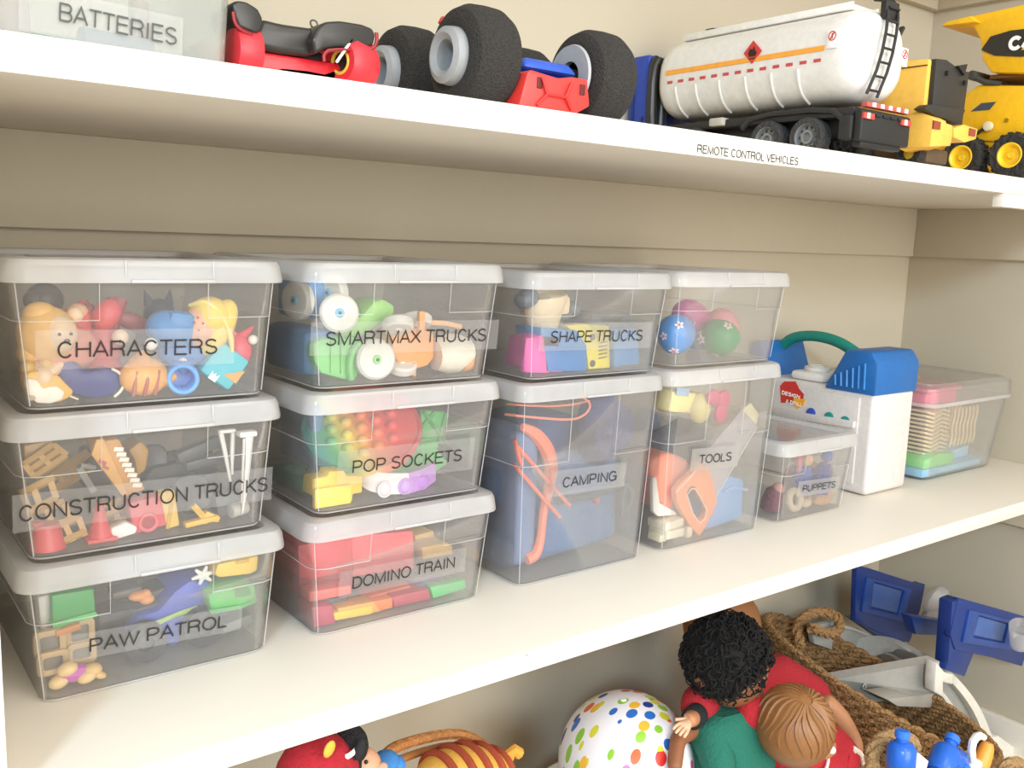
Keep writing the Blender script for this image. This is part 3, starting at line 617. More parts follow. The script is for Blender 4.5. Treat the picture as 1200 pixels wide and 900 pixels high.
# ---------------------------------------------------------------- inside the chunky trucks box (floor 0.2255)
n0 = len(PEND)
def chunky_wheel(t, c, r, ax, hub, w_=.010):
    wl = part(t, 'wheel', 'ddd8cc', la([(0, -w_*.42), (r*.5, -w_*.45), (r*.88, -w_*.5), (r, -w_*.3), (r, w_*.3), (r*.88, w_*.5), (0, w_*.5)], c, ax, 36))
    a = Vector(ax).normalized(); cc = Vector(c)+a*(w_*.42)
    part(wl, 'hub', hub, la([(0, .0022), (r*.2, .002), (r*.27, 0), (0, 0)], cc, ax, 20))
    part(wl, 'axle_end', '3d4a3a', la([(0, .003), (r*.09, .0028), (r*.09, 0), (0, 0)], cc, ax, 12))
t = thing('chunky_toy_truck', 'big blue chunky toy truck with cream wheels, deep in the box', 'toy vehicle')
part(t, 'cab', '5c9bd6', bx((0.3740,0.2000,0.2965), (.045, .045, .036), .006)); part(t, 'body', '4d86b8', bx((0.3597,0.2000,0.2496), (.035, .09, .042), .009))
for p, ax in (((0.3389,0.1750,0.2955), (-1, -.35, 0)), ((0.3849,0.1750,0.3020), (-1, -.35, 0)), ((0.3817,0.1550,0.2851), (-.3, -1, .15))): chunky_wheel(t, p, .0175, ax, '6fb7dc')
t = thing('chunky_toy_truck', 'green chunky toy truck with a white front wheel', 'toy vehicle')
part(t, 'bumper', '7fca74', pr([(0.3516,0.2584),(0.3597,0.2626),(0.3962,0.2628),(0.3999,0.2449),(0.3967,0.2248),(0.3830,0.2241),(0.3598,0.2317),(0.3525,0.2442)], .145, .045, bev=.004), bx((0.3787,0.1435,0.2461), (.0014, .003, .030)), bx((0.3688,0.1435,0.2465), (.0014, .003, .028)))
part(t, 'slope', '8fc765', pr([(0.3860,0.2766),(0.4048,0.2824),(0.4186,0.2961),(0.4274,0.2976),(0.4401,0.2911),(0.4385,0.2801),(0.4189,0.2711),(0.4050,0.2622),(0.3828,0.2629)], .155, .04, bev=.004))
part(t, 'mudguard', '68b85f', tb([(0.3882,0.1420,0.2258),(0.3856,0.1420,0.2383),(0.3888,0.1420,0.2519),(0.3964,0.1420,0.2592)], .0035, smooth=2))
chunky_wheel(t, (0.4091,0.1380,0.2406), .0185, (-.12, -1, .05), '8fcf7e', .012)
t = thing('chunky_toy_truck', 'orange chunky toy truck on its back with white wheels up', 'toy vehicle')
part(t, 'body', 'efa04c', pr([(0.4303,0.2655),(0.4419,0.2698),(0.4548,0.2710),(0.4774,0.2671),(0.4791,0.2410),(0.4707,0.2332),(0.4557,0.2308),(0.4390,0.2366),(0.4315,0.2481)], .145, .04, bev=.005)); part(t, 'post', 'f0a24e', bx((0.4601,0.1430,0.2703), (.006, .006, .024), .001), tb([(0.4538,0.1420,0.2345), (0.4531,0.1420,0.2217)], .0018, n=6))
part(t, 'rod', 'f2b26a', tb([(0.4788,0.1550,0.2743),(0.4953,0.1550,0.2730),(0.5134,0.1550,0.2692)], .0026, n=8)); chunky_wheel(t, (0.4335,0.1400,0.2745), .0145, (-.2, -.55, -1), 'e9e2d2', .010); chunky_wheel(t, (0.4687,0.1650,0.2753), .0150, (-.2, -.45, -1), 'e9e2d2', .010); chunky_wheel(t, (0.4440,0.1500,0.2244), .0145, (-.1, -.5, 1), 'e9e2d2', .009)
t = thing('toy_barrel', 'cream toy barrel with an orange cap', 'toy barrel')
a = Vector((0.4795,0.1500,0.2371)); b_ = Vector((0.5197,0.1480,0.2386)); d_ = b_-a
part(t, 'drum', 'e6dfcb', la([(0, 0), (.0155, .001), (.0195, d_.length*.3), (.0195, d_.length*.62), (.0130, d_.length*.98), (0, d_.length)], a, d_, 10)); part(t, 'cap', 'f09a45', la([(.0118, 0), (.0128, .002), (.0118, .009), (.009, .0105), (0, .0108)], b_, d_, 24))
keep(n0, 0.434, 0.2225, 0.1105)
# ---------------------------------------------------------------- inside the POP SOCKETS box (floor 0.1145)
n0 = len(PEND)
def rainbow():
    m = bpy.data.materials.new('rainbow_silicone'); m.use_nodes = True; nt = m.node_tree; n = nt.nodes; p = n['Principled BSDF']
    tc = n.new('ShaderNodeTexCoord'); sx = n.new('ShaderNodeSeparateXYZ'); nt.links.new(tc.outputs['Object'], sx.inputs[0])
    mr = n.new('ShaderNodeMapRange'); mr.inputs['From Min'].default_value = -.055; mr.inputs['From Max'].default_value = .055
    nt.links.new(sx.outputs['X'], mr.inputs['Value']); cr = n.new('ShaderNodeValToRGB'); nt.links.new(mr.outputs[0], cr.inputs['Fac'])
    E_ = cr.color_ramp.elements; E_[0].position = 0; E_[0].color = lin('3c9fae'); E_[1].position = .2; E_[1].color = lin('55b06a')
    for q, c in ((.34, 'e9cf4f'), (.5, 'f08a4a'), (.66, 'e5524d'), (1.0, 'd8434e')):
        e = E_.new(q); e.color = lin(c)
    nt.links.new(cr.outputs['Color'], p.inputs['Base Color']); p.inputs['Roughness'].default_value = .4
    return m
RB = rainbow()
pc = (0.4222,0.1850,0.1702)
def bubbles(R, step, br, h):
    L = []
    k = int(R/step)+1
    for i in range(-k, k+1):
        for j in range(-k, k+1):
            x, y = (i+.5*(j % 2))*step, j*step*.87
            if math.hypot(x, y) < R-br: L.append((x, y))
    return L
t = thing('popping_disc', 'large round rainbow popping toy leaning in the box', 'popping toy')
DM = Matrix.Translation(pc) @ rotm((30, -20, 0))
def wd(M, op):
    def f(g):
        h = G(); op(h); merge(g, h.bm, M)
    return f
part(t, 'plate', RB, wd(DM, la([(0, -.003), (.052, -.003), (.056, -.006), (.058, 0), (.056, .006), (.053, .003), (0, .002)], n=48)))
for x, y in bubbles(.050, .0165, .007, 0): part(t, 'bubble', RB, wd(DM, sp((x, y, .002), (.0062, .0062, .0055), n=12)))
t = thing('popping_plate', 'green many-sided popping toy behind the rainbow disc', 'popping toy')
part(t, 'plate', '49b457', pr([(0.4288,0.1592),(0.4656,0.1587),(0.4931,0.1594),(0.5163,0.1306),(0.5021,0.1235),(0.4645,0.1213),(0.4322,0.1237)], .165, .006, bev=.002), pr([(0.4982,0.1823),(0.5294,0.1779),(0.5293,0.1437),(0.5011,0.1466)], .19, .006, bev=.002), pr([(0.4401,0.1537),(0.4963,0.1563),(0.4985,0.1509),(0.4421,0.1476)], .155, .02, bev=.001))
part(t, 'rib', '3a9d49', tb([(0.4990,0.1880,0.1808),(0.5269,0.1880,0.1461)], .0018, n=6), tb([(0.5270,0.1880,0.1767),(0.5185,0.1880,0.1470)], .0025, n=6), tb([(0.4974,0.1880,0.1651),(0.5123,0.1880,0.1797)], .0018, n=6))
solo('popping_plate', 'dark green popping toy lying flat at the box\'s left rear', 'popping toy', '4f8b5c', bx((0.3928,0.2200,0.1214), (.07, .08, .012), .004), *[sp(((0.3928,0.2200,0.1214)[0]+dx, .20+dy, (0.3928,0.2200,0.1214)[2]+.007), (.007, .007, .005), n=10) for dx in (-.024, -.008, .008, .024) for dy in (-.01, .01, .03)])
solo('popping_plate', 'blue popping toy standing at the box\'s left side', 'popping toy', '5a88ac', bx((0.3840,0.2400,0.1620), (.012, .08, .06), .004))
t = thing('yellow_building_piece', 'yellow cross-shaped toy block at the front of the box', 'block')
part(t, 'cross', 'efc838', pr([(0.3374,0.1346),(0.3519,0.1350),(0.3535,0.1394),(0.3684,0.1382),(0.3701,0.1333),(0.3862,0.1311),(0.3864,0.1152),(0.3770,0.1150),(0.3762,0.1079),(0.3455,0.1118),(0.3438,0.1183),(0.3358,0.1194)], .138, .02, bev=.0015)); part(t, 'front_bar', 'f6d94a', bx((0.3609,0.1360,0.1194), (.036, .006, .018), .0015))
t = thing('popping_bracelet', 'white and purple popping bracelet standing on edge', 'bracelet')
bpts = [(0.4040,0.1500,0.1260), (0.4084,0.1400,0.1212), (0.4241,0.1360,0.1176), (0.4459,0.1370,0.1151), (0.4676,0.1430,0.1157), (0.4868,0.1550,0.1181)]
def band(pts, h, th):
    def f(g):
        P = [Vector(p) for p in pts]
        for _ in range(2):
            Q = [P[0]]
            for i in range(len(P)-1): Q += [P[i].lerp(P[i+1], .25), P[i].lerp(P[i+1], .75)]
            P = Q+[P[-1]]
        V = []
        for i, p in enumerate(P):
            t_ = (P[min(i+1, len(P)-1)]-P[max(i-1, 0)]); t_.z = 0; t_.normalize(); nn = Vector((t_.y, -t_.x, 0))*th/2
            V.append([g.bm.verts.new(p+nn+Vector((0, 0, -h/2))), g.bm.verts.new(p+nn+Vector((0, 0, h/2))), g.bm.verts.new(p-nn+Vector((0, 0, h/2))), g.bm.verts.new(p-nn+Vector((0, 0, -h/2)))])
        for A, B in zip(V, V[1:]):
            for k in range(4): g.bm.faces.new((A[k], A[(k+1) % 4], B[(k+1) % 4], B[k]))
        g.bm.faces.new(V[0][::-1]); g.bm.faces.new(V[-1])
    return f
part(t, 'white_band', 'ece6e6', band(bpts[:4], .020, .003)); part(t, 'purple_band', 'c48ade', band(bpts[3:], .020, .003))
for p, c in (((0.4196,0.1345,0.1202), 'e6dfe4'), ((0.4416,0.1345,0.1163), 'c79be0'), ((0.4641,0.1405,0.1151), 'b97ad6')): part(t, 'bubble', c, sp(p, (.0065, .003, .0068), n=16), to(.0072, p, .0009, (90, 0, 0)))
keep(n0, 0.434, 0.1115, 0.1105)
# ---------------------------------------------------------------- inside the DOMINO TRAIN box (floor 0.003)
n0 = len(PEND)
def dom(label, pts, y, d, c, bev=.001, cat='block'): solo('toy_block', label, cat, c, pr(pts, y, d, bev=bev))
dom('large red block with a dark opening, left in the domino box', [(0.3403,0.0764),(0.3947,0.0768),(0.3959,0.0433),(0.3519,0.0420),(0.3419,0.0472)], .155, .08, 'd2484e')
dom('tall red block in the middle of the domino box', [(0.3991,0.0747),(0.4665,0.0685),(0.4693,0.0293),(0.4013,0.0339)], .160, .07, 'e0555a')
dom('dark red block below the large red block', [(0.3481,0.0494),(0.4020,0.0441),(0.4041,0.0198),(0.3498,0.0211)], .165, .07, 'a83a48')
dom('salmon red strip above the black plate', [(0.3489,0.0346),(0.3917,0.0323),(0.3918,0.0239),(0.3498,0.0247)], .145, .02, 'ea6a5e')
dom('flat black oval plate in the front left of the domino box', [(0.3496,0.0213),(0.3597,0.0233),(0.3883,0.0197),(0.3945,0.0133),(0.3796,0.0115),(0.3538,0.0163)], .150, .03, '55555a')
dom('purplish red domino nearest the box\'s front left corner', [(0.3447,0.0208),(0.3665,0.0184),(0.3692,0.0006),(0.3481,0.0007)], .136, .03, 'b33a52')
dom('yellow domino in the front row', [(0.3683,0.0090),(0.4086,0.0075),(0.4096,0.0013),(0.4088,-0.0010),(0.3709,0.0011)], .136, .025, 'f1c63c')
dom('pale amber domino lying behind the yellow one', [(0.3735,0.0128),(0.4108,0.0115),(0.4183,-0.0004),(0.3770,0.0021)], .137, .02, 'dda647')
dom('orange domino in the front row', [(0.4106,0.0097),(0.4318,0.0094),(0.4319,-0.0010),(0.4117,-0.0015)], .138, .030, 'ee8038')
dom('dull red-orange domino behind the orange one', [(0.4107,0.0149),(0.4577,0.0172),(0.4677,0.0063),(0.4200,0.0052)], .150, .02, 'd0683f')
dom('crimson domino in the front row', [(0.4318,0.0085),(0.4720,0.0086),(0.4752,-0.0027),(0.4338,-0.0022)], .138, .032, 'bb3850')
dom('blue-grey domino behind the green one', [(0.4655,0.0156),(0.4996,0.0159),(0.5101,0.0084),(0.4776,0.0061)], .148, .02, '6d7aa6')
dom('bright green domino at the right of the front row', [(0.4740,0.0082),(0.5155,0.0076),(0.5169,-0.0018),(0.4783,-0.0042)], .138, .012, '46cf6d')
dom('yellow block lying on top at right', [(0.4799,0.0472),(0.5105,0.0472),(0.5180,0.0413),(0.5172,0.0333),(0.4822,0.0343)], .165, .03, 'e2ae4c')
dom('pale yellow block standing behind the tall red one', [(0.4871,0.0514),(0.5098,0.0531),(0.5145,0.0356),(0.4895,0.0345)], .19, .03, 'dcb765')
solo('toy_plate', 'dark brown flat piece at the rear right of the domino box', 'toy part', '7b7263', bx((0.5852,0.2400,0.0086), (.04, .06, .012), .002))
keep(n0, 0.434, 0, 0.1105)
# ---------------------------------------------------------------- inside the SHAPE TRUCKS box (floor 0.219)
n0 = len(PEND)
t = thing('toy_wedge', 'pink hollow toy wedge in the box\'s front left corner', 'block')
part(t, 'shell', 'd8489c', holed([(0.5466,0.2246),(0.5528,0.2534),(0.5698,0.2562),(0.5940,0.2544),(0.6026,0.2161),(0.5737,0.2178)], [(0.5550,0.2267),(0.5594,0.2471),(0.5700,0.2501),(0.5722,0.2501),(0.5699,0.2285),(0.5668,0.2252)], .140, .030, .001)); part(t, 'front_plate', 'de5aa6', pr([(0.5712,0.2545),(0.5932,0.2537),(0.6041,0.2161),(0.5674,0.2192)], .139, .006, bev=.0015))
t = thing('toy_truck', 'blue toy truck cab with a notched front', 'toy vehicle')
part(t, 'cab', '2e84c4', pr([(0.6026,0.2603),(0.6515,0.2568),(0.6670,0.2398),(0.6687,0.2129),(0.6095,0.2156)], .140, .045, bev=.002)); part(t, 'front_face', '2a78ba', pr([(0.6072,0.2426),(0.6650,0.2382),(0.6666,0.2132),(0.6109,0.2157)], .139, .002, bev=.0005))
t = thing('toy_block', 'yellow toy plate with two screws and a slotted vent', 'block')
part(t, 'plate', 'e6d23e', pr([(0.6383,0.2679),(0.6597,0.2691),(0.6994,0.2662),(0.7039,0.2200),(0.6725,0.2199),(0.6690,0.2367),(0.6532,0.2575)], .142, .012, bev=.001))
for p in ((0.6755,0.1410,0.2550), (0.6774,0.1410,0.2262)): part(t, 'screw', '4b4640', cy(p, (p[0], p[1]+.003, p[2]), .0038, n=16, bev=.0005))
for k in range(5): part(t, 'slot', '4b4640', bx(((0.6912,0.1414,0.2488)[0], .1414, (0.6912,0.1414,0.2488)[2]-.0042*k), (.012, .0006, .0012), 0, (0, -6, 0)))
solo('toy_block', 'cream toy plate beside the yellow slotted plate', 'block', 'e7d6b6', pr([(0.7099,0.2595),(0.7267,0.2599),(0.7295,0.2214),(0.7125,0.2223)], .150, .01, bev=.001))
t = thing('toy_truck', 'black toy truck bed behind the yellow slotted plate', 'toy vehicle')
part(t, 'bed', '4a5664', bx((0.7444,0.1850,0.2351), (.06, .05, .058), .002)); part(t, 'lid', '3d474f', bx((0.7199,0.1700,0.2716), (.036, .02, .010), .002), bx((0.7309,0.1700,0.2646), (.040, .03, .006), .001))
t = thing('toy_block', 'blue toy block in the box\'s front right corner', 'block')
part(t, 'block', '3a8fd0', pr([(0.7258,0.2560),(0.7631,0.2567),(0.7707,0.2154),(0.7303,0.2137)], .142, .04, bev=.003))
t = thing('toy_funnel', 'cream toy funnel upside down with black bands', 'toy funnel')
fc = (0.6246,0.1650,0.2697)
part(t, 'cone', 'dcc7a2', la([(.027, .030), (.0275, .026), (.010, -.022), (.008, -.026), (0, -.026)], fc, (-.15, -.05, 1), 28), bx((fc[0]+.012, fc[1], fc[2]+.018), (.03, .03, .024), .006))
part(t, 'band', '5b6068', sp((0.5898,0.1500,0.2963), (.015, .010, .010), (0, -15, 0)))
part(t, 'knob', '535a63', sp((0.6568,0.1550,0.2844), .0085), tb([(0.6382,0.1550,0.2775),(0.6489,0.1550,0.2773),(0.6581,0.1550,0.2835)], .005, smooth=1))
keep(n0, 0.665, 0.216, 0.1105)
# ---------------------------------------------------------------- eggs on top of the tools box (floor 0.221)
n0 = len(PEND)
def egg(label, c, r, m, flowers, rot=0):
    t = thing('toy_egg', label, 'egg')
    n = 20; prof = []
    for i in range(n+1):
        a = math.pi*i/n; prof.append((r[0]*math.sin(a)*(1-.10*math.cos(a)), -r[1]*math.cos(a)))
    ax = Vector((math.sin(math.radians(rot)), -.1, math.cos(math.radians(rot))))
    part(t, 'shell', (m, .3), la(prof, c, ax, 32))
    for p, s in flowers:
        d = (Vector(p)-Vector(c)); 
        cam_dir = (Vector((0, -.6, .356))-Vector(p)).normalized()
        # land on the egg by walking towards the viewer's side from inside
        q = ax.to_track_quat('Z', 'Y').to_matrix().inverted()
        ray = cam_dir; best = Vector(p)
        for k in range(80):
            pt = Vector(c) + d + ray*(k*.0008); l = q @ (pt-Vector(c))
            h = l.z/r[1]
            if abs(h) >= 1: continue
            a = math.acos(-h) if abs(h) < 1 else 0
            rr = r[0]*math.sin(a)*(1-.10*math.cos(a))
            if math.hypot(l.x, l.y) >= rr: best = pt; break
        nn = (best-Vector(c)).normalized()
        e = part(t, 'flower', 'f3e9e6', *petals(best+nn*.0003, nn, s)); part(e, 'centre', 'd8606a', sp(best+nn*.0006, s*.3, n=8))
def petals(c, nn, s):
    u = nn.cross(Vector((0, 0, 1))).normalized(); v = nn.cross(u)
    R_ = Matrix((u, v, nn)).transposed().to_4x4(); L = []
    for k in range(5):
        a = 1.257*k
        def f(g, a=a):
            b = bmesh.new(); bmesh.ops.create_uvsphere(b, u_segments=8, v_segments=5, radius=1)
            merge(g, b, Matrix.Translation(c) @ R_ @ Matrix.Rotation(a, 4, 'Z') @ Matrix.Translation((s*.6, 0, 0)) @ Matrix.Diagonal((s*.45, s*.3, s*.1, 1)))
        L.append(f)
    return L
egg('blue toy egg with white flowers', (0.8140,0.1500,0.2523), (.0225, .0235), '3f8fd8', [((0.8188,0.1500,0.2631), .0055), ((0.8128,0.1500,0.2332), .0065), ((0.7941,0.1500,0.2509), .005), ((0.8421,0.1500,0.2656), .004)])
egg('green toy egg with pale flowers', (0.8931,0.1500,0.2454), (.0235, .0225), '3aa05a', [((0.9059,0.1500,0.2597), .006), ((0.8592,0.1500,0.2446), .006), ((0.8859,0.1500,0.2248), .005)], 12)
egg('pink toy egg behind the green one', (0.9639,0.1850,0.2493), (.0235, .030), 'ee9aa2', [], -30)
egg('magenta toy egg behind the blue one', (0.8801,0.1900,0.2673), (.0235, .022), 'c4408c', [], 20)
solo('toy_block', 'faint blue toy piece behind the eggs', 'block', '6f8fc4', bx((1.0566,0.2200,0.2228), (.035, .03, .02), .006))
keep(n0, 0.874, 0.218, 0.1105)
# ---------------------------------------------------------------- inside the CAMPING box (floor 0.003)
n0 = len(PEND)
solo('folded_cloth', 'big folded blue cloth filling the bottom of the camping box', 'cloth', ('3f6796', .9, 0, 40, .3), bx((.664, .188, .062), (.168, .064, .118), .014, (0, -3, 0), seg=3))
solo('folded_cloth', 'grey-blue bag standing at the left side of the camping box', 'bag', ('6a7a98', .9, 0, 40, .3), bx((.596, .24, .085), (.040, .19, .15), .014, seg=3))
solo('blanket', 'rolled dark navy fluffy blanket at the top of the camping box', 'blanket', ('24346e', .95, 0, 300, .15), sp((0.7212,0.1600,0.1571), (.030, .026, .032)), sp((0.7134,0.1580,0.1286), (.024, .024, .022)), sp((0.7411,0.1550,0.1482), (.020, .02, .028)), *[to(r, (0.7068,0.1380,0.1429), .005, (90, 0, 20), 20, 8) for r in (.008, .017)])
solo('backpack', 'dark blue toy rucksack behind the orange straps', 'bag', ('2a4470', .9, 0, 60, .3), pr([(0.6371,0.1563),(0.6913,0.1632),(0.7210,0.1466),(0.7245,0.0935),(0.6424,0.0977)], .185, .10, bev=.012, seg=3))
t = thing('toy_stove', 'dark grey-blue toy pan with a handle across the camping box', 'toy pan')
part(t, 'pan', '3c4f66', la([(0, -.008), (.030, -.008), (.034, .004), (.031, .004), (.028, -.005), (0, -.005)], (0.7441,0.2150,0.0579), n=32)); part(t, 'strap', '33424f', tb([(0.6454,0.1500,0.0746),(0.6890,0.1500,0.0741),(0.7306,0.1500,0.0783),(0.7493,0.1500,0.0819)], .0045, smooth=1)); part(t, 'knob', 'c2544d', sp((0.6955,0.1440,0.0698), .004, n=10))
solo('carabiner', 'dark green plastic clip at the right side of the camping box', 'clip', '40585a', tb([(0.7459,0.1400,0.0887),(0.7563,0.1400,0.0772),(0.7587,0.1400,0.0647),(0.7487,0.1400,0.0519),(0.7426,0.1400,0.0609),(0.7456,0.1400,0.0746)], .0028, True, smooth=2), bx((0.7466,0.1420,0.0517), (.006, .004, .008), .001))
solo('cord_loop', 'thin orange cord looped under the lid of the camping box', 'cord', 'e8836a', tb([(0.5634,0.1500,0.1783),(0.6049,0.1500,0.1711),(0.6561,0.1500,0.1637),(0.6755,0.1500,0.1686),(0.6823,0.1500,0.1795),(0.6693,0.1500,0.1881)], .0014, n=6, smooth=2), tb([(0.5726,0.1600,0.1865),(0.6300,0.1600,0.1792),(0.6687,0.1600,0.1789),(0.6886,0.1600,0.1812)], .0012, n=6, smooth=2))
solo('toy_snorkel', 'long curved perforated orange plastic blade, upright in the camping box', 'toy tool', 'e97f62', tb([(0.5866,0.1450,0.1646),(0.6051,0.1450,0.1555),(0.6199,0.1450,0.1393),(0.6280,0.1450,0.1188),(0.6268,0.1450,0.0974),(0.6189,0.1450,0.0683),(0.6180,0.1450,0.0400),(0.6119,0.1450,0.0220),(0.5992,0.1450,0.0186)], [.004, .0075, .0085, .008, .006, .0048, .0048, .0065, .006], smooth=2))
t = thing('toy_tongs', 'orange plastic toy tongs leaning across the front of the camping box', 'tongs')
part(t, 'arm', 'e8745a', tb([(0.5606,0.1360,0.1510),(0.5977,0.1360,0.1144),(0.6397,0.1360,0.0732)], .0022, n=8)); part(t, 'arm', 'e8745a', tb([(0.5670,0.1360,0.1281),(0.5987,0.1360,0.0959),(0.6320,0.1360,0.0621)], .0022, n=8)); part(t, 'hinge', 'e8745a', tb([(0.5590,0.1370,0.1545),(0.5640,0.1370,0.1398),(0.5700,0.1370,0.1266)], .0026, n=8))
keep(n0, 0.66, 0, 0.215)
# ---------------------------------------------------------------- inside the TOOLS box (floor 0.003)
n0 = len(PEND)
t = thing('toy_saw', 'toy hand saw with a grey blade and an orange handle', 'saw')
part(t, 'blade', 'b3adb0', pr([(0.8540,0.0815),(0.8695,0.0956),(0.9469,0.1561),(0.9632,0.1614),(0.9787,0.1468),(0.9771,0.1313),(0.8975,0.0388),(0.8904,0.0453)], .138, .0022, bev=.0004))
part(t, 'blade_edge', 'd8d4d6', tb([(0.9783,0.1375,0.1302),(0.8986,0.1375,0.0376)], .0009, n=6))
part(t, 'tip', 'e3d9b0', pr([(0.9457,0.1553),(0.9617,0.1628),(0.9791,0.1470),(0.9755,0.1339)], .137, .0042, bev=.0006))
part(t, 'handle', 'f0935c', holed([(0.8136,0.0656),(0.8245,0.0757),(0.8417,0.0840),(0.8495,0.0967),(0.8687,0.0891),(0.8823,0.0637),(0.8910,0.0407),(0.8845,0.0264),(0.8705,0.0089),(0.8620,0.0005),(0.8384,0.0228),(0.8180,0.0493)], [(0.8334,0.0597),(0.8374,0.0655),(0.8433,0.0668),(0.8480,0.0651),(0.8550,0.0567),(0.8621,0.0471),(0.8708,0.0372),(0.8716,0.0295),(0.8675,0.0236),(0.8600,0.0204),(0.8500,0.0285),(0.8394,0.0440)], .134, .009, .0012))
part(t, 'handle_edge', 'f7d3b8', tb([(0.8329,0.1335,0.0599),(0.8398,0.1335,0.0664),(0.8475,0.1335,0.0653),(0.8578,0.1335,0.0532),(0.8703,0.1335,0.0363),(0.8684,0.1335,0.0247),(0.8595,0.1335,0.0206),(0.8458,0.1335,0.0346)], .0010, True, 6), tb([(0.8131,0.1335,0.0658),(0.8411,0.1335,0.0842),(0.8490,0.1335,0.0969)], .0010, n=6))
solo('toy_hard_hat', 'salmon orange rounded toy helmet left of the saw', 'toy helmet', 'ee8f70', pr([(0.7842,0.0990),(0.7949,0.1081),(0.8209,0.1093),(0.8489,0.0987),(0.8590,0.0889),(0.8424,0.0707),(0.8321,0.0507),(0.8365,0.0361),(0.8125,0.0376),(0.7917,0.0596)], .150, .05, bev=.010, seg=3))
solo('toy_block_stack', 'cream toy plank stack in the front left corner of the tools box', 'block', 'e4d8bc', bx((0.8143,0.1480,0.0261), (.032, .03, .010), .001, (0, -4, 0)), bx((0.8147,0.1460,0.0148), (.030, .03, .010), .001))
solo('toy_block', 'small cream block beside the plank stack', 'block', 'e0d2b2', bx((0.8459,0.1420,0.0043), (.010, .012, .014), .001), bx((0.7994,0.1460,0.0046), (.012, .02, .009), .001))
solo('toy_shield', 'white rounded toy piece behind the salmon helmet', 'toy part', 'e9e4d8', pr([(0.7796,0.0857),(0.7868,0.0848),(0.7952,0.0525),(0.8228,0.0378),(0.8277,0.0328),(0.7937,0.0360),(0.7845,0.0436)], .143, .006, bev=.0015))
t = thing('toy_case', 'light blue toy tool case in the front right corner of the tools box', 'toy case')
part(t, 'body', '6fa3dc', pr([(0.9043,-0.0109),(0.9276,0.0483),(0.9470,0.0547),(0.9753,0.0463),(0.9778,-0.0049),(0.9173,-0.0098)], .145, .06, bev=.004)); part(t, 'lid_edge', '8fbbe8', tb([(0.9282,0.1430,0.0509),(0.9445,0.1430,0.0543),(0.9745,0.1430,0.0469)], .0018, n=6))
t = thing('toy_drill', 'yellow toy drill with a pink splat-shaped end near the lid', 'toy tool')
part(t, 'body', 'e6d58a', bx((0.8421,0.1650,0.1686), (.060, .03, .028), .007, (0, 8, 0)), sp((0.8643,0.1500,0.1608), (.016, .012, .019))); part(t, 'window', '9fb8cf', bx((0.8315,0.1495,0.1832), (.022, .002, .010), .0008, (0, 8, 0)))
part(t, 'splat', 'dd4f7c', sp((0.8740,0.1380,0.1747), (.012, .005, .010)), sp((0.8931,0.1380,0.1711), (.012, .005, .012)), sp((0.8901,0.1380,0.1543), (.011, .005, .013)))
solo('tool_bag', 'dark grey cloth tool belt across the middle of the tools box', 'bag', ('4b4e57', .95, 0, 80, .4), pr([(0.8521,0.1277),(0.9022,0.1298),(0.9537,0.1112),(0.9878,0.1149),(1.0256,0.1282),(1.0424,0.1098),(1.0331,0.0622),(0.9878,0.0484),(0.9071,0.0770),(0.8586,0.0871)], .21, .05, bev=.012, seg=3))
solo('toy_case', 'pale blue-grey rounded toy box behind the saw blade', 'toy case', '8d9cc0', bx((.91, .305, .09), (.06, .05, .08), .012))
keep(n0, 0.871, 0, 0.217)
# ---------------------------------------------------------------- inside the PUPPETS box (floor 0.003)
n0 = len(PEND)
def puppet(label, c, body, head, h=.045):
    t = thing('finger_puppet', label, 'puppet')
    part(t, 'body', (body, .95, 0, 200, .4), la([(0, 0), (.014, 0), (.0145, h*.3), (.012, h*.65), (.007, h*.78), (0, h*.8)], c, (.1, -.1, 1), 16), tb([(c[0]-.013, c[1]-.004, c[2]+h*.45), (c[0], c[1]-.002, c[2]+h*.66), (c[0]+.013, c[1]-.004, c[2]+h*.45)], .0035, smooth=1))
    part(t, 'head', (head, .9), sp((c[0]+.005, c[1]-.006, c[2]+h*.95), (.0085, .008, .009)))
    return t
puppet('finger puppet in a blue dress with a tan face', (1.0862,0.1550,0.0130), '1c48b0', 'd8a070', .060)
puppet('finger puppet in a deep blue coat in the middle', (1.1242,0.1500,0.0150), '23389a', '3048a8', .060)
puppet('finger puppet in purple near the left lid corner', (1.0941,0.1750,0.0131), '80206a', 'd9a060', .055)
puppet('finger puppet in red-brown at the left end', (1.0327,0.1600,-0.0034), '6a2a3c', 'b07868', .040)
puppet('finger puppet in dark teal at the right end', (1.1884,0.1550,0.0073), '2e5080', 'c9a060', .048)
puppet('finger puppet in violet blue behind the label', (1.1736,0.1650,-0.0059), '3a48b0', 'd09060', .050)
solo('felt_animal', 'curled cream felt animal at the bottom of the puppets box', 'toy animal', ('d9c4a6', .95, 0, 200, .4), to(.012, (1.0571,0.1400,0.0053), .005, (80, 0, 0)), sp((1.0782,0.1380,-0.0022), (.010, .008, .006)))
solo('felt_animal', 'tan felt animal lying under the label of the puppets box', 'toy animal', ('cf9c62', .95, 0, 200, .4), sp((1.1264,0.1400,-0.0027), (.018, .010, .008)), sp((1.1429,0.1380,0.0028), .007), cy((1.0903,0.1380,0.0081), (1.1041,0.1380,-0.0062), .005, .001, 8))
puppet('finger puppet in bright blue standing tall between the violet and teal ones', (1.2014,0.1750,-0.0085), '1f58b8', 'c88848', .060)
puppet('finger puppet in dark red just right of the left lid corner', (1.1527,0.1850,-0.0079), '8a2440', '3a3050', .058)
solo('felt_cloth', 'light blue scrap of felt low in the puppets box', 'cloth', ('7aa0d6', .95, 0, 200, .4), pr([(1.0841,0.0206),(1.1321,0.0164),(1.1403,-0.0124),(1.1082,-0.0124)], .150, .03, bev=.004))
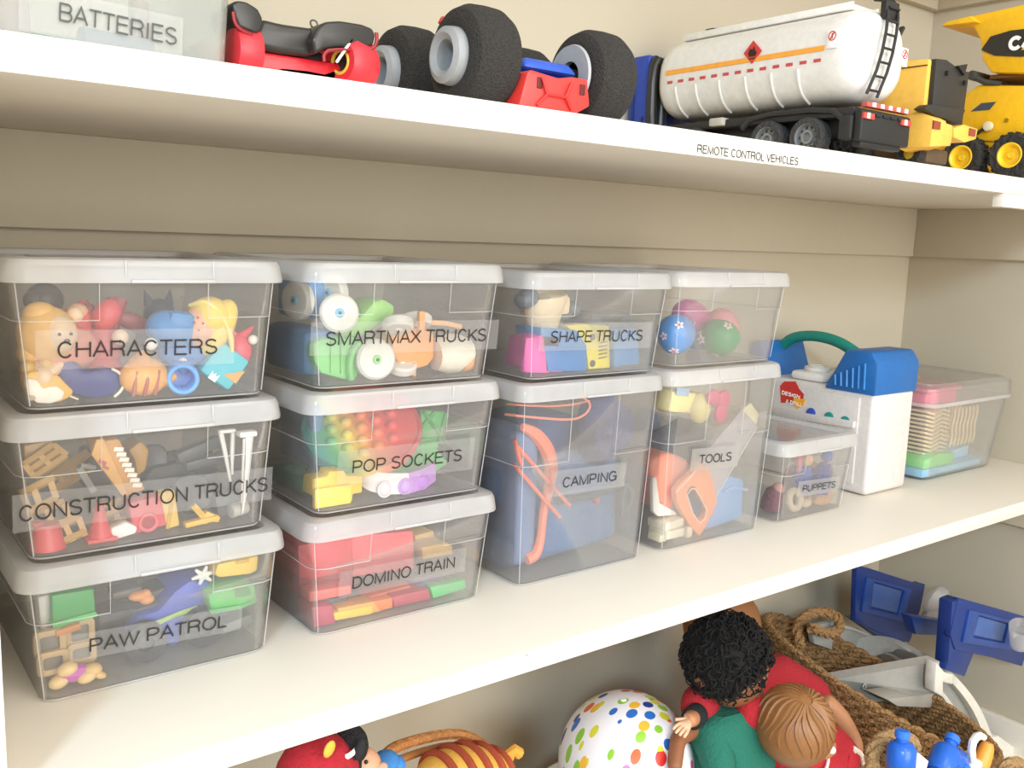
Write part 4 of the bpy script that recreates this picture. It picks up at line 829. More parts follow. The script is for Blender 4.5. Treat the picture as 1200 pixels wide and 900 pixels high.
solo('felt_cloth', 'pink felt strip hanging inside the puppets box', 'cloth', ('d0648c', .95, 0, 200, .4), pr([(1.0586,0.0788),(1.0680,0.0789),(1.0689,0.0586),(1.0617,0.0560)], .140, .004, bev=.001))
keep(n0, 1.072, 0, 0.1105, 0.084)
# ---------------------------------------------------------------- white carrying case
t = thing('carrying_case', 'white plastic carrying case with blue end caps and a green handle', 'case')
cx0, cx1, cyf, cyb, cz = 1.226, 1.333, .138, .364, .1545
part(t, 'shell', ('d3cdc8', .35), bx(((cx0+cx1)/2, (cyf+cyb)/2, cz/2+.0005), (cx1-cx0, cyb-cyf, cz-.001), .007, seg=3))
part(t, 'side_panel', ('cec8c3', .35), bx((cx0-.0008, (cyf+cyb)/2+.005, .080), (.004, cyb-cyf-.034, .130), .0018))
def cap_(y0, y1, label):
    f = -1 if y0 < .2 else 1
    A = [(y0, .1500), (y0, .196), (y0+.012*(1 if f < 0 else 0), .213), (y1-.032, .213), (y1, .1500)] if f < 0 else [(y0, .1500), (y0+.022, .208), (y1-.010, .208), (y1, .196), (y1, .1500)]
    c = part(t, 'end_cap', ('1f63a6', .4), pr(A, cx0-.003, cx1-cx0+.006, 'yz', bev=.004), label=label)
    for k in range(6 if f < 0 else 0):
        yy = (y0+.018+k*.0095) if f < 0 else (y1-.018-k*.0095)
        part(c, 'rib', ('3c82c4', .4), tb([(cx0-.004, yy, .158), (cx0-.004, yy+.002*f*-1, .196-(k*.0045))], .0016, n=6))
cap_(cyf-.002, .222, 'blue front cap with upright ribs'); cap_(.322, cyb+.002, 'blue rear cap')
part(t, 'handle', ('16806f', .45), tb([(1.28, .190, .190), (1.28, .212, .205), (1.28, .245, .218), (1.28, .285, .222), (1.28, .325, .215), (1.28, .345, .198)], .0085, n=14, smooth=2), label='round green handle')
for k, ((px, y, z), c) in enumerate((((1.2242,0.2397,0.1086), '3550b0'), ((1.2242,0.2080,0.1075), '1e8a84'), ((1.2242,0.1802,0.1059), '1e8a84'))):
    part(t, 'button', c, cy((cx0-.0015, y, z), (cx0-.0045, y, z), .0082, n=20, bev=.001))
part(t, 'ledge', ('cbc5c0', .35), pr([(0.3071,0.1060),(0.1631,0.1096),(0.1634,0.0993),(0.3059,0.0938)], 1.2170, .009, 'yz', bev=.001))
st = part(t, 'sticker', ('c8322c', .5), pr([(0.2962,0.1155),(0.3004,0.1422),(0.2930,0.1501),(0.2726,0.1530),(0.2654,0.1433),(0.2553,0.1355),(0.2555,0.1221)], 1.2230, .0010, 'yz'))
part(st, 'sticker_flash', ('f0a830', .5), pr([(0.2727,0.1275),(0.2509,0.1282),(0.2545,0.1170),(0.2648,0.1112),(0.2733,0.1166)], 1.2222, .0010, 'yz'))
q1 = (1.2222,0.2953,0.1294); q2 = (1.2218,0.2858,0.1173)
text('DESIGN', st, (1.2219, q1[1], q1[2]), (90, 4, -90), .034, .0062, ('fbf5ee', .5), weight=.11)
text('& DRILL', st, (1.2212, q2[1], q2[2]), (90, 4, -90), .030, .0060, ('fbf5ee', .5), weight=.11)
t = thing('white_toy_drill', 'white rounded plastic toy behind the case handle', 'toy')
part(t, 'body', ('e9e5de', .4), bx((1.265, .262, .1615), (.060, .060, .014), .006)); part(t, 'top', ('dcd7cf', .4), cy((1.262, .262, .1680), (1.262, .262, .1760), .020, n=28, bev=.003), to(.012, (1.262, .262, .1762), .0016, None, 24, 6))
# ---------------------------------------------------------------- clear tub with wooden shapes at the right
t = thing('clear_tub', 'clear tub with a lid holding zigzag wooden shapes, at the shelf\'s right end', 'tub', None, (1.505, .142, 0), (0, 0, 0))
def tr_(z, off=0.0, tp=1.0): 
    f = z/.15; return rrect(.110+.022*f+off, -.0-.012*f-off, .190+.012*f+off, .02, z)
part(t, 'body', M_GLAZE, loft([tr_(.001, -.003), tr_(.004), tr_(.125), tr_(.125, -.0015), tr_(.005, -.0015)]))
part(t, 'rim', M_RIDGE, loft([tr_(.121, .001), tr_(.121, .0045), tr_(.127, .0045), tr_(.127, .001)], loop=True))
ld = part(t, 'lid', M_GLAZE, loft([tr_(.1275, .004), tr_(.150, .001), tr_(.156, -.010), tr_(.1545, -.010), tr_(.149, -.001), tr_(.1275, .002)], loop=True)); part(ld, 'top_panel', M_TOP, loft([tr_(.1545, -.0105), tr_(.1558, -.0105)]))
WOOD = ('dcc59a', .6, 0, 60, .2)
def zig(n, x0, y0, z0, w_, d_, pitch, amp, grp, rz=0, seg=3):
    ORD = ['lowest', 'second', 'third', 'fourth', 'fifth', 'sixth', 'seventh', 'eighth', 'ninth', 'tenth', 'topmost']
    for k in range(n):
        pts = []
        for i in range(seg+1):
            pts.append((x0+w_*i/seg, z0+k*pitch+(amp if i % 2 else 0)))
        lo = [(p[0], p[1]+pitch*.52) for p in reversed(pts)]
        o = solo('wooden_piece', 'thin zigzag wooden piece, '+ORD[k]+(' ' if k in (0, 10) else ' from the bottom ')+'of the stack in the tub', 'wooden piece', WOOD, pr(pts+lo, y0, d_, bev=.0004))
        o['group'] = grp
zig(11, 1.425, .165, .036, .075, .07, .0068, -.006, 'stacked zigzag wooden pieces')
for k in range(7):
    x = 1.508+k*.0125
    o = solo('wooden_piece', 'wavy wooden piece on edge, '+['nearest the zigzag stack', 'second from the zigzag stack', 'third from the zigzag stack', 'in the middle of the seven', 'third from the tub\'s right wall', 'second from the tub\'s right wall', 'nearest the tub\'s right wall'][k], 'wooden piece', WOOD, tb([(x-.002, .165, .040), (x+.004, .165, .055), (x-.001, .165, .072), (x+.006, .165, .090), (x+.003, .165, .104)], .0028, n=6, smooth=2), tb([(x-.002, .195, .040), (x+.004, .195, .055), (x-.001, .195, .072), (x+.006, .195, .090), (x+.003, .195, .104)], .0028, n=6, smooth=2))
    o['group'] = 'wavy wooden pieces on edge'
t = thing('toy_jar', 'pink lidded pot on top of the zigzag wooden pieces', 'toy pot')
part(t, 'pot', ('d9617a', .4), bx((1.468, .215, .1255), (.10, .10, .024), .006)); part(t, 'lid', ('e27a90', .4), bx((1.468, .215, .1405), (.108, .108, .007), .003))
solo('toy_block', 'orange toy piece on top of the pink pot', 'block', 'e8a53a', bx((1.468, .235, .1490), (.040, .04, .009), .003))
solo('toy_block', 'bright green shape at the bottom of the clear tub', 'block', '74d26a', pr([(1.405, .017), (1.495, .017), (1.500, .034), (1.450, .038), (1.405, .032)], .150, .06, bev=.002))
solo('toy_block', 'light blue shape under the green one in the clear tub', 'block', '7fbfe0', pr([(1.398, .004), (1.450, .004), (1.450, .0165), (1.398, .0165)], .148, .08, bev=.002))
solo('toy_block', 'pale blue shape at the bottom right of the clear tub', 'block', '9ccbe6', pr([(1.455, .004), (1.590, .004), (1.592, .015), (1.455, .014)], .150, .10, bev=.002), pr([(1.52, .015), (1.585, .015), (1.585, .034), (1.53, .030)], .170, .06, bev=.002))
# ---------------------------------------------------------------- upper shelf (top face 0.4597): batteries box
US = .4597
t = thing('battery_box', 'clear green-tinted box lettered BATTERIES at the upper shelf\'s left end', 'box', None, (.1625, .030, US+.0005))
def br(z, off=0.0): f = z/.10; return rrect(.074+.006*f+off, -.004*f-off, .19+.004*f+off, .010, z)
M_GREEN = clear('green_tinted_plastic', 0.30, (.74, .79, .73))
part(t, 'body', M_GREEN, loft([br(0, -.002), br(.002), br(.10), br(.10, -.0016), br(.003, -.0016)]))
part(t, 'lid', M_LID, loft([br(.096, .001), br(.096, .004), br(.106, .003), br(.106, -.006), br(.104, -.006), br(.103, .001)], loop=True), loft([br(.1045, -.0065), br(.1055, -.0065)]))
tape = part(t, 'label_strip', M_TAPE, bx((-.0035, -.0020, .0165), (.094, .0003, .026), 0, (2, 2.5, 0)))
text('BATTERIES', tape, (.133-.1625, -.0030, .474-US-.0005), (92, 3.5, 0), .069, .0108, ('4a4c48', .6))
def bat(label, c, d, m='5b6f78'):
    t = thing('battery', label, 'battery'); a = Vector(c); b_ = a+Vector(d)
    part(t, 'casing', (m, .3), cy(a, b_, .007, n=20, bev=.001)); part(t, 'terminal', ('b9b9b4', .3, .8), cy(b_, b_+Vector(d).normalized()*.002, .0025, n=12))
bat('battery lying low in the green-tinted box, behind its lettering', (.150, .05, US+.0105), (.045, .01, 0), '4a5a78'); bat('battery lying behind another in the green-tinted box', (.125, .09, US+.0105), (.046, 0, .0), '3d7a58'); bat('upright battery in the green-tinted box', (.20, .10, US+.004), (0, .0, .045), '8b6a50')
solo('charger', 'pinkish battery charger in the left corner of the green-tinted box', 'charger', 'a08078', bx((.108, .075, US+.018), (.030, .05, .028), .006))
# ---------------------------------------------------------------- red and black remote car
t = thing('remote_car', 'red remote control car with a padded black bar, beside the batteries box', 'toy car')
part(t, 'body', ('c8202a', .3), bx((.300, .100, US+.012), (.080, .10, .016), .004), pr([(0.2713,0.4669),(0.2827,0.4713),(0.3022,0.4722),(0.3156,0.4716),(0.3238,0.4751),(0.3308,0.4724),(0.3323,0.4579),(0.2712,0.4565)], .050, .05, bev=.002))
BLK = ('2c2a27', .33, 0, 90, .03)
part(t, 'padded_bar', BLK, pr([(0.2663,0.5002),(0.2806,0.4991),(0.3031,0.4998),(0.3117,0.5000),(0.3131,0.4861),(0.3038,0.4801),(0.2805,0.4791),(0.2631,0.4800),(0.2619,0.4911)], .045, .040, bev=.008, seg=3), pr([(0.2426,0.5045),(0.2461,0.5073),(0.2532,0.5074),(0.2610,0.5043),(0.2640,0.4993),(0.2646,0.4927),(0.2603,0.4876),(0.2531,0.4887),(0.2471,0.4900),(0.2443,0.4961)], .038, .045, bev=.007, seg=3), pr([(0.2991,0.4897),(0.3030,0.4983),(0.3095,0.5034),(0.3215,0.5059),(0.3386,0.5063),(0.3477,0.5048),(0.3499,0.4997),(0.3479,0.4922),(0.3388,0.4897),(0.3216,0.4878),(0.3096,0.4848),(0.3017,0.4797)], .035, .045, bev=.007, seg=3))
part(t, 'seat', ('171514', .5), pr([(0.2586,0.4898),(0.2659,0.4840),(0.3085,0.4844),(0.3180,0.4869),(0.3180,0.4785),(0.3113,0.4704),(0.2946,0.4712),(0.2658,0.4697),(0.2609,0.4753)], .055, .05, bev=.003))
part(t, 'red_trim', ('8c1c22', .4), tb([(0.3088,0.0360,0.4761),(0.3081,0.0360,0.4807),(0.3128,0.0360,0.4849),(0.3393,0.0360,0.4881),(0.3485,0.0360,0.4906),(0.3512,0.0360,0.4964),(0.3504,0.0360,0.5023)], .0014, n=6, smooth=1)); part(t, 'red_trim', ('8c1c22', .4), tb([(0.2431,0.0380,0.4991),(0.2442,0.0380,0.4922),(0.2483,0.0380,0.4885),(0.2567,0.0380,0.4865)], .0014, n=6, smooth=1))
def rwheel(c, r=.0195, w=.014, hub=True):
    if not hub:
        part(t, 'wheel', ('d7303a', .4), cy((c[0]-w, c[1], c[2]), (c[0]+w, c[1], c[2]), r, n=36, bev=r*.2)); return
    w_ = part(t, 'wheel', ('d7303a', .4), la([(r*.45, -w*.9), (r*.8, -w), (r, -w*.6), (r, w*.6), (r*.8, w), (r*.45, w*.9)], c, (-1, -.35, 0), 36, closed=True)); part(w_, 'hub', ('2a2725', .4), cy((c[0]-.009, c[1]-.003, c[2]), (c[0]+.009, c[1]+.003, c[2]), r*.46, n=20, bev=.001)); part(w_, 'hub_ring', ('d9b23c', .4), to(r*.42, (c[0]-.0115, c[1]-.004, c[2]), .0014, (0, 90, 19), 24, 6))
rwheel((.338, .050, US+.0198)); rwheel((.256, .052, US+.0172), .0170, .0095, False); rwheel((.262, .145, US+.0180), .0175); rwheel((.345, .135, US+.0198))
part(t, 'spoke', ('ece8e2', .4), bx((.3245, .036, US+.026), (.002, .002, .022), .0005, (0, 35, 0)))
part(t, 'wire_clip', ('55504a', .4, .5), to(.0028, (0.3122,0.0600,0.5059), .0007, (80, 0, 0), 14, 5))
# ---------------------------------------------------------------- big-wheeled stunt car
t = thing('stunt_car', 'stunt car with four huge black foam tyres, blue and red body', 'toy car')
TYRE = ('3a3733', .95, 0, 620, .45, .35)
def bigwheel(x, y, s):
    r = .0425; c = (x, y, US+r)
    prof = [(.0235, -.0225), (.030, -.0235), (.0385, -.020), (r, -.012), (r+.0006, 0), (r, .012), (.0385, .020), (.030, .0235), (.0235, .0225), (.0225, 0)]
    w_ = part(t, 'tyre', TYRE, la(prof, c, (s, 0, 0), 56, closed=True))
    part(w_, 'hub', ('9a9c9c', .45), la([(.0125, .0), (.0125, .030), (.0175, .0335), (.0225, .031), (.0235, .022), (.0232, .0), (.018, -.004)], c, (s, 0, 0), 40, closed=True)); part(w_, 'hub_plate', ('85888a', .5), la([(0, .006), (.0128, .006), (.0128, .003), (0, .003)], c, (s, 0, 0), 32), *[bx((x+s*.008, y+.007*math.cos(a), US+r+.007*math.sin(a)), (.002, .003, .003), .0005) for a in (0, 1.57, 3.14, 4.71)])
    part(w_, 'inner_ring', ('a3a5a6', .45), la([(.013, -.028), (.027, -.0285), (.028, -.026), (.024, -.0225), (.013, -.022)], c, (s, 0, 0), 40, closed=True))
bigwheel(.462, .069, -1); bigwheel(.464, .179, -1); bigwheel(.593, .069, 1); bigwheel(.593, .179, 1)
part(t, 'body', ('2348a8', .3), bx((.530, .125, US+.034), (.070, .150, .020), .006, taper=.8)); part(t, 'cover', ('2e58bc', .3), bx((.530, .080, US+.045), (.062, .06, .010), .004, taper=.8))
part(t, 'bumper', ('dc3a34', .4), pr([(.478, US+.0030), (.535, US+.0010), (.556, US+.012), (.552, US+.034), (.535, US+.034), (.520, US+.031), (.490, US+.034), (.486, US+.031)], .028, .035, bev=.002), bx((.52, .07, US+.016), (.055, .06, .022), .003))
part(t, 'bumper_bar', ('c92f2b', .4), tb([(.496, .0265, US+.006), (.506, .0255, US+.016), (.526, .0255, US+.016), (.534, .0265, US+.006)], .0014, n=6), tb([(.506, .0255, US+.016), (.500, .026, US+.029)], .0012, n=6), tb([(.526, .0255, US+.016), (.533, .026, US+.029)], .0012, n=6))
for x in (.499, .546): part(t, 'bumper_slot', ('5d1714', .6), bx((x, .0275, US+.0245), (.0055, .0012, .009), .0005))
part(t, 'axle', ('2c2c2c', .5), cy((.46, .069, US+.0425), (.598, .069, US+.0425), .007, n=16)); part(t, 'axle', ('2c2c2c', .5), cy((.46, .179, US+.0425), (.598, .179, US+.0425), .007, n=16))
part(t, 'antenna_cap', ('d23a34', .4), bx((.470, .13, US+.083), (.010, .006, .008), .002, (0, 30, 0)), tb([(.478, .13, US+.045), (.472, .13, US+.080)], .0012, n=6))
# ---------------------------------------------------------------- white tanker
t = thing('toy_tanker', 'white toy tanker truck with a blue cab, ladder and hazard diamond', 'toy truck')
tx, tzc, ra, rb = .970, .5700, .0535, .0510
def sup(x, z, y, k=1.0, flat=.0):
    pts = []
    for i in range(40):
        a = 2*math.pi*i/40; c_, s_ = math.cos(a), math.sin(a); e = .80
        pts.append((x+k*ra*math.copysign(abs(c_)**e, c_), y, z+k*rb*math.copysign(abs(s_)**e, s_)))
    return pts
ys = [(.012, .62), (.016, .80), (.024, .93), (.036, .99), (.050, 1.0)]
rings = [sup(tx, tzc, y, k) for y, k in ys] + [sup(tx, tzc, .285, 1.0), sup(tx, tzc, .298, .98), sup(tx, tzc, .306, .90), sup(tx, tzc, .311, .72)]
part(t, 'tank', ('dedbd4', .35), loft(rings))
part(t, 'top_ridge', ('e6e3dc', .4), bx((tx, .165, tzc+rb+.0015), (.052, .25, .006), .0015), bx((tx-.024, .165, tzc+rb+.004), (.003, .25, .006), .0008), bx((tx+.024, .165, tzc+rb+.004), (.003, .25, .006), .0008))
part(t, 'filler_cap', ('262626', .5), cy((tx, .250, tzc+rb+.004), (tx, .250, tzc+rb+.012), .010, n=20, bev=.001), bx((tx, .262, tzc+rb+.012), (.014, .014, .004), .001))
xs = tx-ra-.0004
def side(y0, z0, y1, z1, x=xs, th=.0010): return bx((x, (y0+y1)/2, (z0+z1)/2), (th, abs(y1-y0), abs(z1-z0)))
part(t, 'orange_stripe', ('eda23a', .5), side(.052, tzc+.0030, .290, tzc+.0085))
for k in range(13):
    y = .060+k*.0185
    part(t, 'red_mark', ('c04a4a', .5), bx((xs+.0006, y, tzc-.0065), (.0012, .0090, .0035)))
part(t, 'hazard_diamond', ('c8392f', .5), bx((xs-.0004, .150, tzc+.014), (.0012, .0185, .0185), 0, (45, 0, 0)))
part(t, 'flame_print', ('2a1512', .6), pr([(.1545, tzc+.009), (.1455, tzc+.009), (.1435, tzc+.013), (.1465, tzc+.0155), (.1475, tzc+.0205), (.1505, tzc+.0165), (.1535, tzc+.0185), (.1560, tzc+.0130)], xs-.0014, .0006, 'yz'), bx((xs-.0012, .150, tzc+.0066), (.0006, .010, .0010)))
for k, y in enumerate((.085, .122, .160, .200, .238, .272)):
    pts = [(tx+(ra+.0008)*math.copysign(abs(math.cos(a))**.8, math.cos(a)), y, tzc+(rb+.0008)*math.copysign(abs(math.sin(a))**.8, math.sin(a))) for a in [math.radians(190+i*8) for i in range(8)]]
    part(t, 'rib', ('dcd9d2', .4), tb(pts, .0016, n=6))
def pict(c, nrm):
    s = part(t, 'warning_plate', ('f3f0ec', .5), bx(c, (.0012, .014, .020) if nrm == 'x' else (.014, .0012, .020), .0004))
    part(s, 'warning_ring', ('c24a3e', .5), to(.0046, (c[0]-(.001 if nrm == 'x' else 0), c[1]-(0 if nrm == 'x' else .001), c[2]+.003), .0006, (0, 90, 0) if nrm == 'x' else (90, 0, 0), 20, 5))
    part(s, 'warning_sign', ('c24a3e', .5), bx((c[0]-(.001 if nrm == 'x' else 0), c[1]-(0 if nrm == 'x' else .001), c[2]+.003), (.0006, .0010, .008) if nrm == 'x' else (.0010, .0006, .008), 0, (35, 0, 0) if nrm == 'x' else (0, 35, 0)), bx((c[0]-(.001 if nrm == 'x' else 0), c[1]-(0 if nrm == 'x' else .001), c[2]+.003), (.0006, .0012, .005) if nrm == 'x' else (.0012, .0006, .005)))
pict((xs-.0004, .042, tzc+.014), 'x'); pict((tx+.040, .0125, tzc+.004), 'y')
lad = part(t, 'ladder_rail', ('23211f', .5), tb([(tx-.030, .010, tzc-.044), (tx-.020, .0035, tzc-.010), (tx-.008, .006, tzc+.035), (tx-.001, .014, tzc+.058)], .0018, n=8, smooth=1)); part(t, 'ladder_rail', ('23211f', .5), tb([(tx-.010, .010, tzc-.046), (tx, .0035, tzc-.010), (tx+.012, .006, tzc+.035), (tx+.019, .014, tzc+.060), (tx+.017, .030, tzc+.064), (tx+.001, .030, tzc+.062)], .0018, n=8, smooth=1))
for k in range(7):
    z = tzc-.040+k*.0150; f = k/6
    part(t, 'rung', ('23211f', .5), cy((tx-.029+.025*f, .0085-.005*math.sin(math.pi*f), z), (tx-.009+.025*f, .0085-.005*math.sin(math.pi*f), z), .0014, n=8))
part(t, 'ladder_plate', ('23211f', .5), bx((tx+.006, .014, tzc+.048), (.026, .008, .020), .002)); part(t, 'mirror_arm', ('23211f', .5), bx((tx+.052, .03, tzc+.030), (.004, .006, .030), .001, (0, 35, 0)))
part(t, 'chassis', ('232323', .5), bx((tx, .160, US+.047), (.086, .29, .010), .002), bx((tx, .16, US+.034), (.050, .28, .018), .002)); part(t, 'mudguard', ('262626', .5), tb([(tx-.044, .028, US+.040), (tx-.044, .045, US+.052), (tx-.044, .150, US+.052), (tx-.044, .166, US+.038)], .0035, n=8, smooth=1), bx((tx-.040, .022, US+.030), (.016, .016, .026), .002))
part(t, 'rear_panel', ('1f1f20', .45), bx((tx+.004, .0085, US+.032), (.098, .010, .034), .003), bx((tx+.004, .014, US+.016), (.080, .012, .012), .002), *[bx((tx+dx, .0030, US+.044), (.010, .002, .003), .0005) for dx in (-.03, -.015, 0, .015, .03)])
part(t, 'lamp_bar', ('b9564c', .5), bx((tx+.004, .0065, US+.054), (.084, .008, .0055), .001)); 
for dx in (-.030, -.014, .002, .018, .034): part(t, 'lamp_white', ('f2efe9', .5), bx((tx+.004+dx, .0020, US+.054), (.006, .0012, .0045)))
for x0 in (tx-.034, tx+.040):
    part(t, 'tail_lamp', ('c8483c', .4), bx((x0, .0030, US+.0415), (.020, .004, .0065), .0008)); part(t, 'tail_lamp_white', ('efe8da', .4), bx((x0-.003, .0005, US+.0415), (.005, .001, .006)))
def twheel(y, x=tx-.038, r=.0225):
    c = (x, y, US+r+.0002)
    w_ = part(t, 'wheel', ('3b3a39', .8, 0, 200, .5), la([(r*.66, -.010), (r*.92, -.0105), (r, -.007), (r, .007), (r*.92, .0105), (r*.66, .010)], c, (-1, 0, 0), 40, closed=True)); part(w_, 'rim', ('8f908f', .4, .3), la([(0, .002), (r*.20, .003), (r*.24, .0075), (r*.34, .0075), (r*.38, .003), (r*.58, .003), (r*.64, .009), (r*.69, .0095), (r*.68, -.008), (0, -.008)], c, (-1, 0, 0), 36))
    for k in range(10):
        a = 2*math.pi*k/10; part(w_, 'wheel_hole', '3a3a3a', cy((c[0]-.0025, c[1]+r*.49*math.cos(a), c[2]+r*.49*math.sin(a)), (c[0]-.0036, c[1]+r*.49*math.cos(a), c[2]+r*.49*math.sin(a)), r*.075, n=10)) if y < .2 else None
twheel(.072); twheel(.128); twheel(.242); twheel(.072, tx+.038); twheel(.128, tx+.038); twheel(.242, tx+.038)
part(t, 'side_tank', ('b9b4a8', .5), bx((tx-.038, .285, US+.020), (.018, .05, .016), .003)); part(t, 'valve_box', ('b9b4a8', .5), bx((tx-.042, .205, US+.049), (.014, .022, .010), .002))
part(t, 'cab', ('21409c', .35), bx((tx, .345, US+.075), (.100, .038, .142), .006)); part(t, 'door_handle', ('1b2c60', .4), bx((tx-.0505, .352, US+.085), (.003, .004, .080), .001), bx((tx-.051, .333, US+.045), (.002, .003, .040), .0008))
part(t, 'air_deflector', ('272624', .35), tb([(tx-.040, .318, US+.018), (tx-.048, .318, US+.050), (tx-.047, .320, US+.125), (tx-.038, .320, US+.142), (tx-.028, .318, US+.120), (tx-.030, .318, US+.060), (tx-.034, .316, US+.022)], .0075, n=10, smooth=1))
# ---------------------------------------------------------------- first yellow lorry
t = thing('toy_lorry', 'pale yellow toy lorry with a black rear panel, right of the tanker', 'toy truck')
YEL = ('eebb52', .4)
x0, x1 = 1.100, 1.192
part(t, 'body', YEL, pr([(.035, .505), (.034, .588), (.075, .590), (.20, .590), (.20, .512), (.10, .505)], x0, x1-x0, 'yz', bev=.003)); part(t, 'side_line', ('4a3520', .6), bx((x0-.0005, .11, .5805), (.001, .15, .0012)))
part(t, 'rear_panel', ('2c2924', .5), pr([(x0+.008, .510), (x0+.006, .588), (x0+.030, .590), (x0+.062, .583), (x0+.086, .583), (x0+.082, .512), (x0+.050, .505)], .0275, .010, bev=.002)); part(t, 'panel_clip', ('1f1d1a', .5), pr([(x0+.050, .585), (x0+.072, .590), (x0+.068, .576)], .024, .005), bx((x0+.030, .026, .574), (.005, .004, .005)), bx((x0+.074, .026, .568), (.005, .004, .005)))
part(t, 'rear_step', YEL, pr([(0.0645,0.5115),(0.0473,0.5183),(0.0326,0.5251),(0.0122,0.5145),(0.0119,0.4919),(0.0153,0.4842),(0.0452,0.4777),(0.0594,0.4846)], 1.085, .030, 'yz', bev=.0015), pr([(1.0846,0.5145),(1.1307,0.5112),(1.1316,0.4971),(1.1297,0.4868),(1.0834,0.4819)], .012, .04, bev=.0012)); part(t, 'rear_step_end', YEL, pr([(1.1333,0.5084),(1.1566,0.5148),(1.1909,0.5130),(1.1894,0.5003),(1.1633,0.4938),(1.1356,0.4975)], .012, .04, bev=.0012))
part(t, 'tail_lamp', ('93402c', .4), pr([(1.0842,0.5124),(1.0998,0.5120),(1.0997,0.5031),(1.0842,0.5026)], .0105, .002)); part(t, 'tail_lamp', ('93402c', .4), pr([(1.1690,0.5118),(1.1840,0.5112),(1.1837,0.5028),(1.1689,0.5025)], .0105, .002))
part(t, 'panel_foot', ('2c2924', .5), pr([(1.0723,0.5254),(1.0844,0.5316),(1.1681,0.5348),(1.1610,0.5197),(1.1430,0.5169),(1.1023,0.5198)], .018, .015, bev=.0015))
part(t, 'undercarriage', ('5a4630', .6), bx((x0+.035, .10, US+.016), (.050, .14, .018), .003))
for x, y in ((x0+.004, .12), (x0+.088, .16), (x0+.010, .05), (x0+.060, .10)):
    w_ = part(t, 'wheel', ('2f2c28', .8, 0, 200, .5), la([(.008, -.009), (.016, -.010), (.0185, -.006), (.0185, .006), (.016, .010), (.008, .009)], (x, y, US+.0187), (-1, 0, 0), 30, closed=True)); part(w_, 'hub', ('e6c33c', .4), cy((x-.006, y, US+.0187), (x+.006, y, US+.0187), .0085, n=20, bev=.001))
part(t, 'front_guard', ('e6b04a', .4), bx((x0-.006, .17, US+.050), (.020, .05, .050), .006))
# ---------------------------------------------------------------- second yellow dump truck
t = thing('toy_dump_truck', 'bright yellow toy dump truck with a raised bed, at the upper shelf\'s right end', 'toy truck')
Y2 = ('e9b51e', .35); dx0 = 1.330
part(t, 'bed', Y2, pr([(.128, .672), (.112, .684), (-.010, .690), (-.010, .604), (.022, .598), (.068, .604), (.083, .622), (.089, .650), (.100, .668)], dx0-.010, .135, 'yz', bev=.003)); part(t, 'bed_lip', Y2, pr([(.142, .6740), (.134, .6790), (.100, .6815), (.090, .672)], dx0-.022, .158, 'yz', bev=.0015))
lg = part(t, 'side_emblem', ('2a2822', .5), pr([(.085, .636), (.074, .652), (.048, .656), (-.009, .654), (-.009, .622), (.030, .620), (.066, .626)], dx0-.0118, .0012, 'yz'))
text('CAT', lg, (dx0-.0126, .048, .629), (90, 0, -90), .050, .019, ('f6f4ee', .5), weight=.13); part(lg, 'yellow_triangle', ('f2c41e', .5), pr([(.030, .6285), (.012, .6285), (.021, .637)], dx0-.0130, .0006, 'yz'))
part(t, 'frame', Y2, pr([(.125, .520), (.118, .575), (.090, .592), (-.010, .580), (-.010, .525), (.060, .512)], dx0, .10, 'yz', bev=.004), bx((dx0+.05, .09, .512), (.09, .12, .022), .004))
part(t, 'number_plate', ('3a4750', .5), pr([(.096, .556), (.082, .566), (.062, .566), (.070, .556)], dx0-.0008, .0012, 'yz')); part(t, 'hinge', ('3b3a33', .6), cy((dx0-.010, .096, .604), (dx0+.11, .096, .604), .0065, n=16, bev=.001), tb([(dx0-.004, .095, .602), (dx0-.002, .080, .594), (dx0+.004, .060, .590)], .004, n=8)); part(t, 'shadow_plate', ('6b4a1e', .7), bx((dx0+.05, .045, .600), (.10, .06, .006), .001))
part(t, 'lamp', ('d8cfae', .2), cy((dx0-.004, .066, .533), (dx0-.010, .066, .533), .0065, n=18, bev=.001)); part(t, 'lamp_bracket', ('35322c', .5), tb([(dx0-.006, .070, .531), (dx0-.003, .085, .524), (dx0-.001, .098, .520)], .0025, n=6)); part(t, 'screw', ('9a7612', .4), cy((dx0+.001, .045, .540), (dx0-.0012, .045, .540), .003, n=12))
for x, y in ((dx0-.006, .027), (dx0-.006, .0945), (dx0+.106, .027), (dx0+.106, .0945)):
    r = .0305; c = (x, y, US+r+.001)
    w_ = part(t, 'wheel', ('2b2926', .8, 0, 160, .6), la([(r*.5, -.013), (r*.88, -.0135), (r*.97, -.009), (r*.97, .009), (r*.88, .0135), (r*.5, .013)], c, (-1, 0, 0), 40, closed=True))
    part(w_, 'tread', ('2b2926', .8), *[bx((x+s*.005, y+r*.97*math.cos(a), US+r+.001+r*.97*math.sin(a)), (.009, .0035, .004), 0, (math.degrees(a), 0, 0)) for k in range(18) for s, a in ((-1, k*.349), (1, k*.349+.17))], kind='stuff')
    part(w_, 'hub', ('efc62a', .4), la([(0, .010), (r*.12, .011), (r*.16, .0075), (r*.36, .0065), (r*.40, .010), (r*.50, .0135), (r*.56, .013), (r*.56, -.012), (0, -.012)], c, (-1, 0, 0), 32))
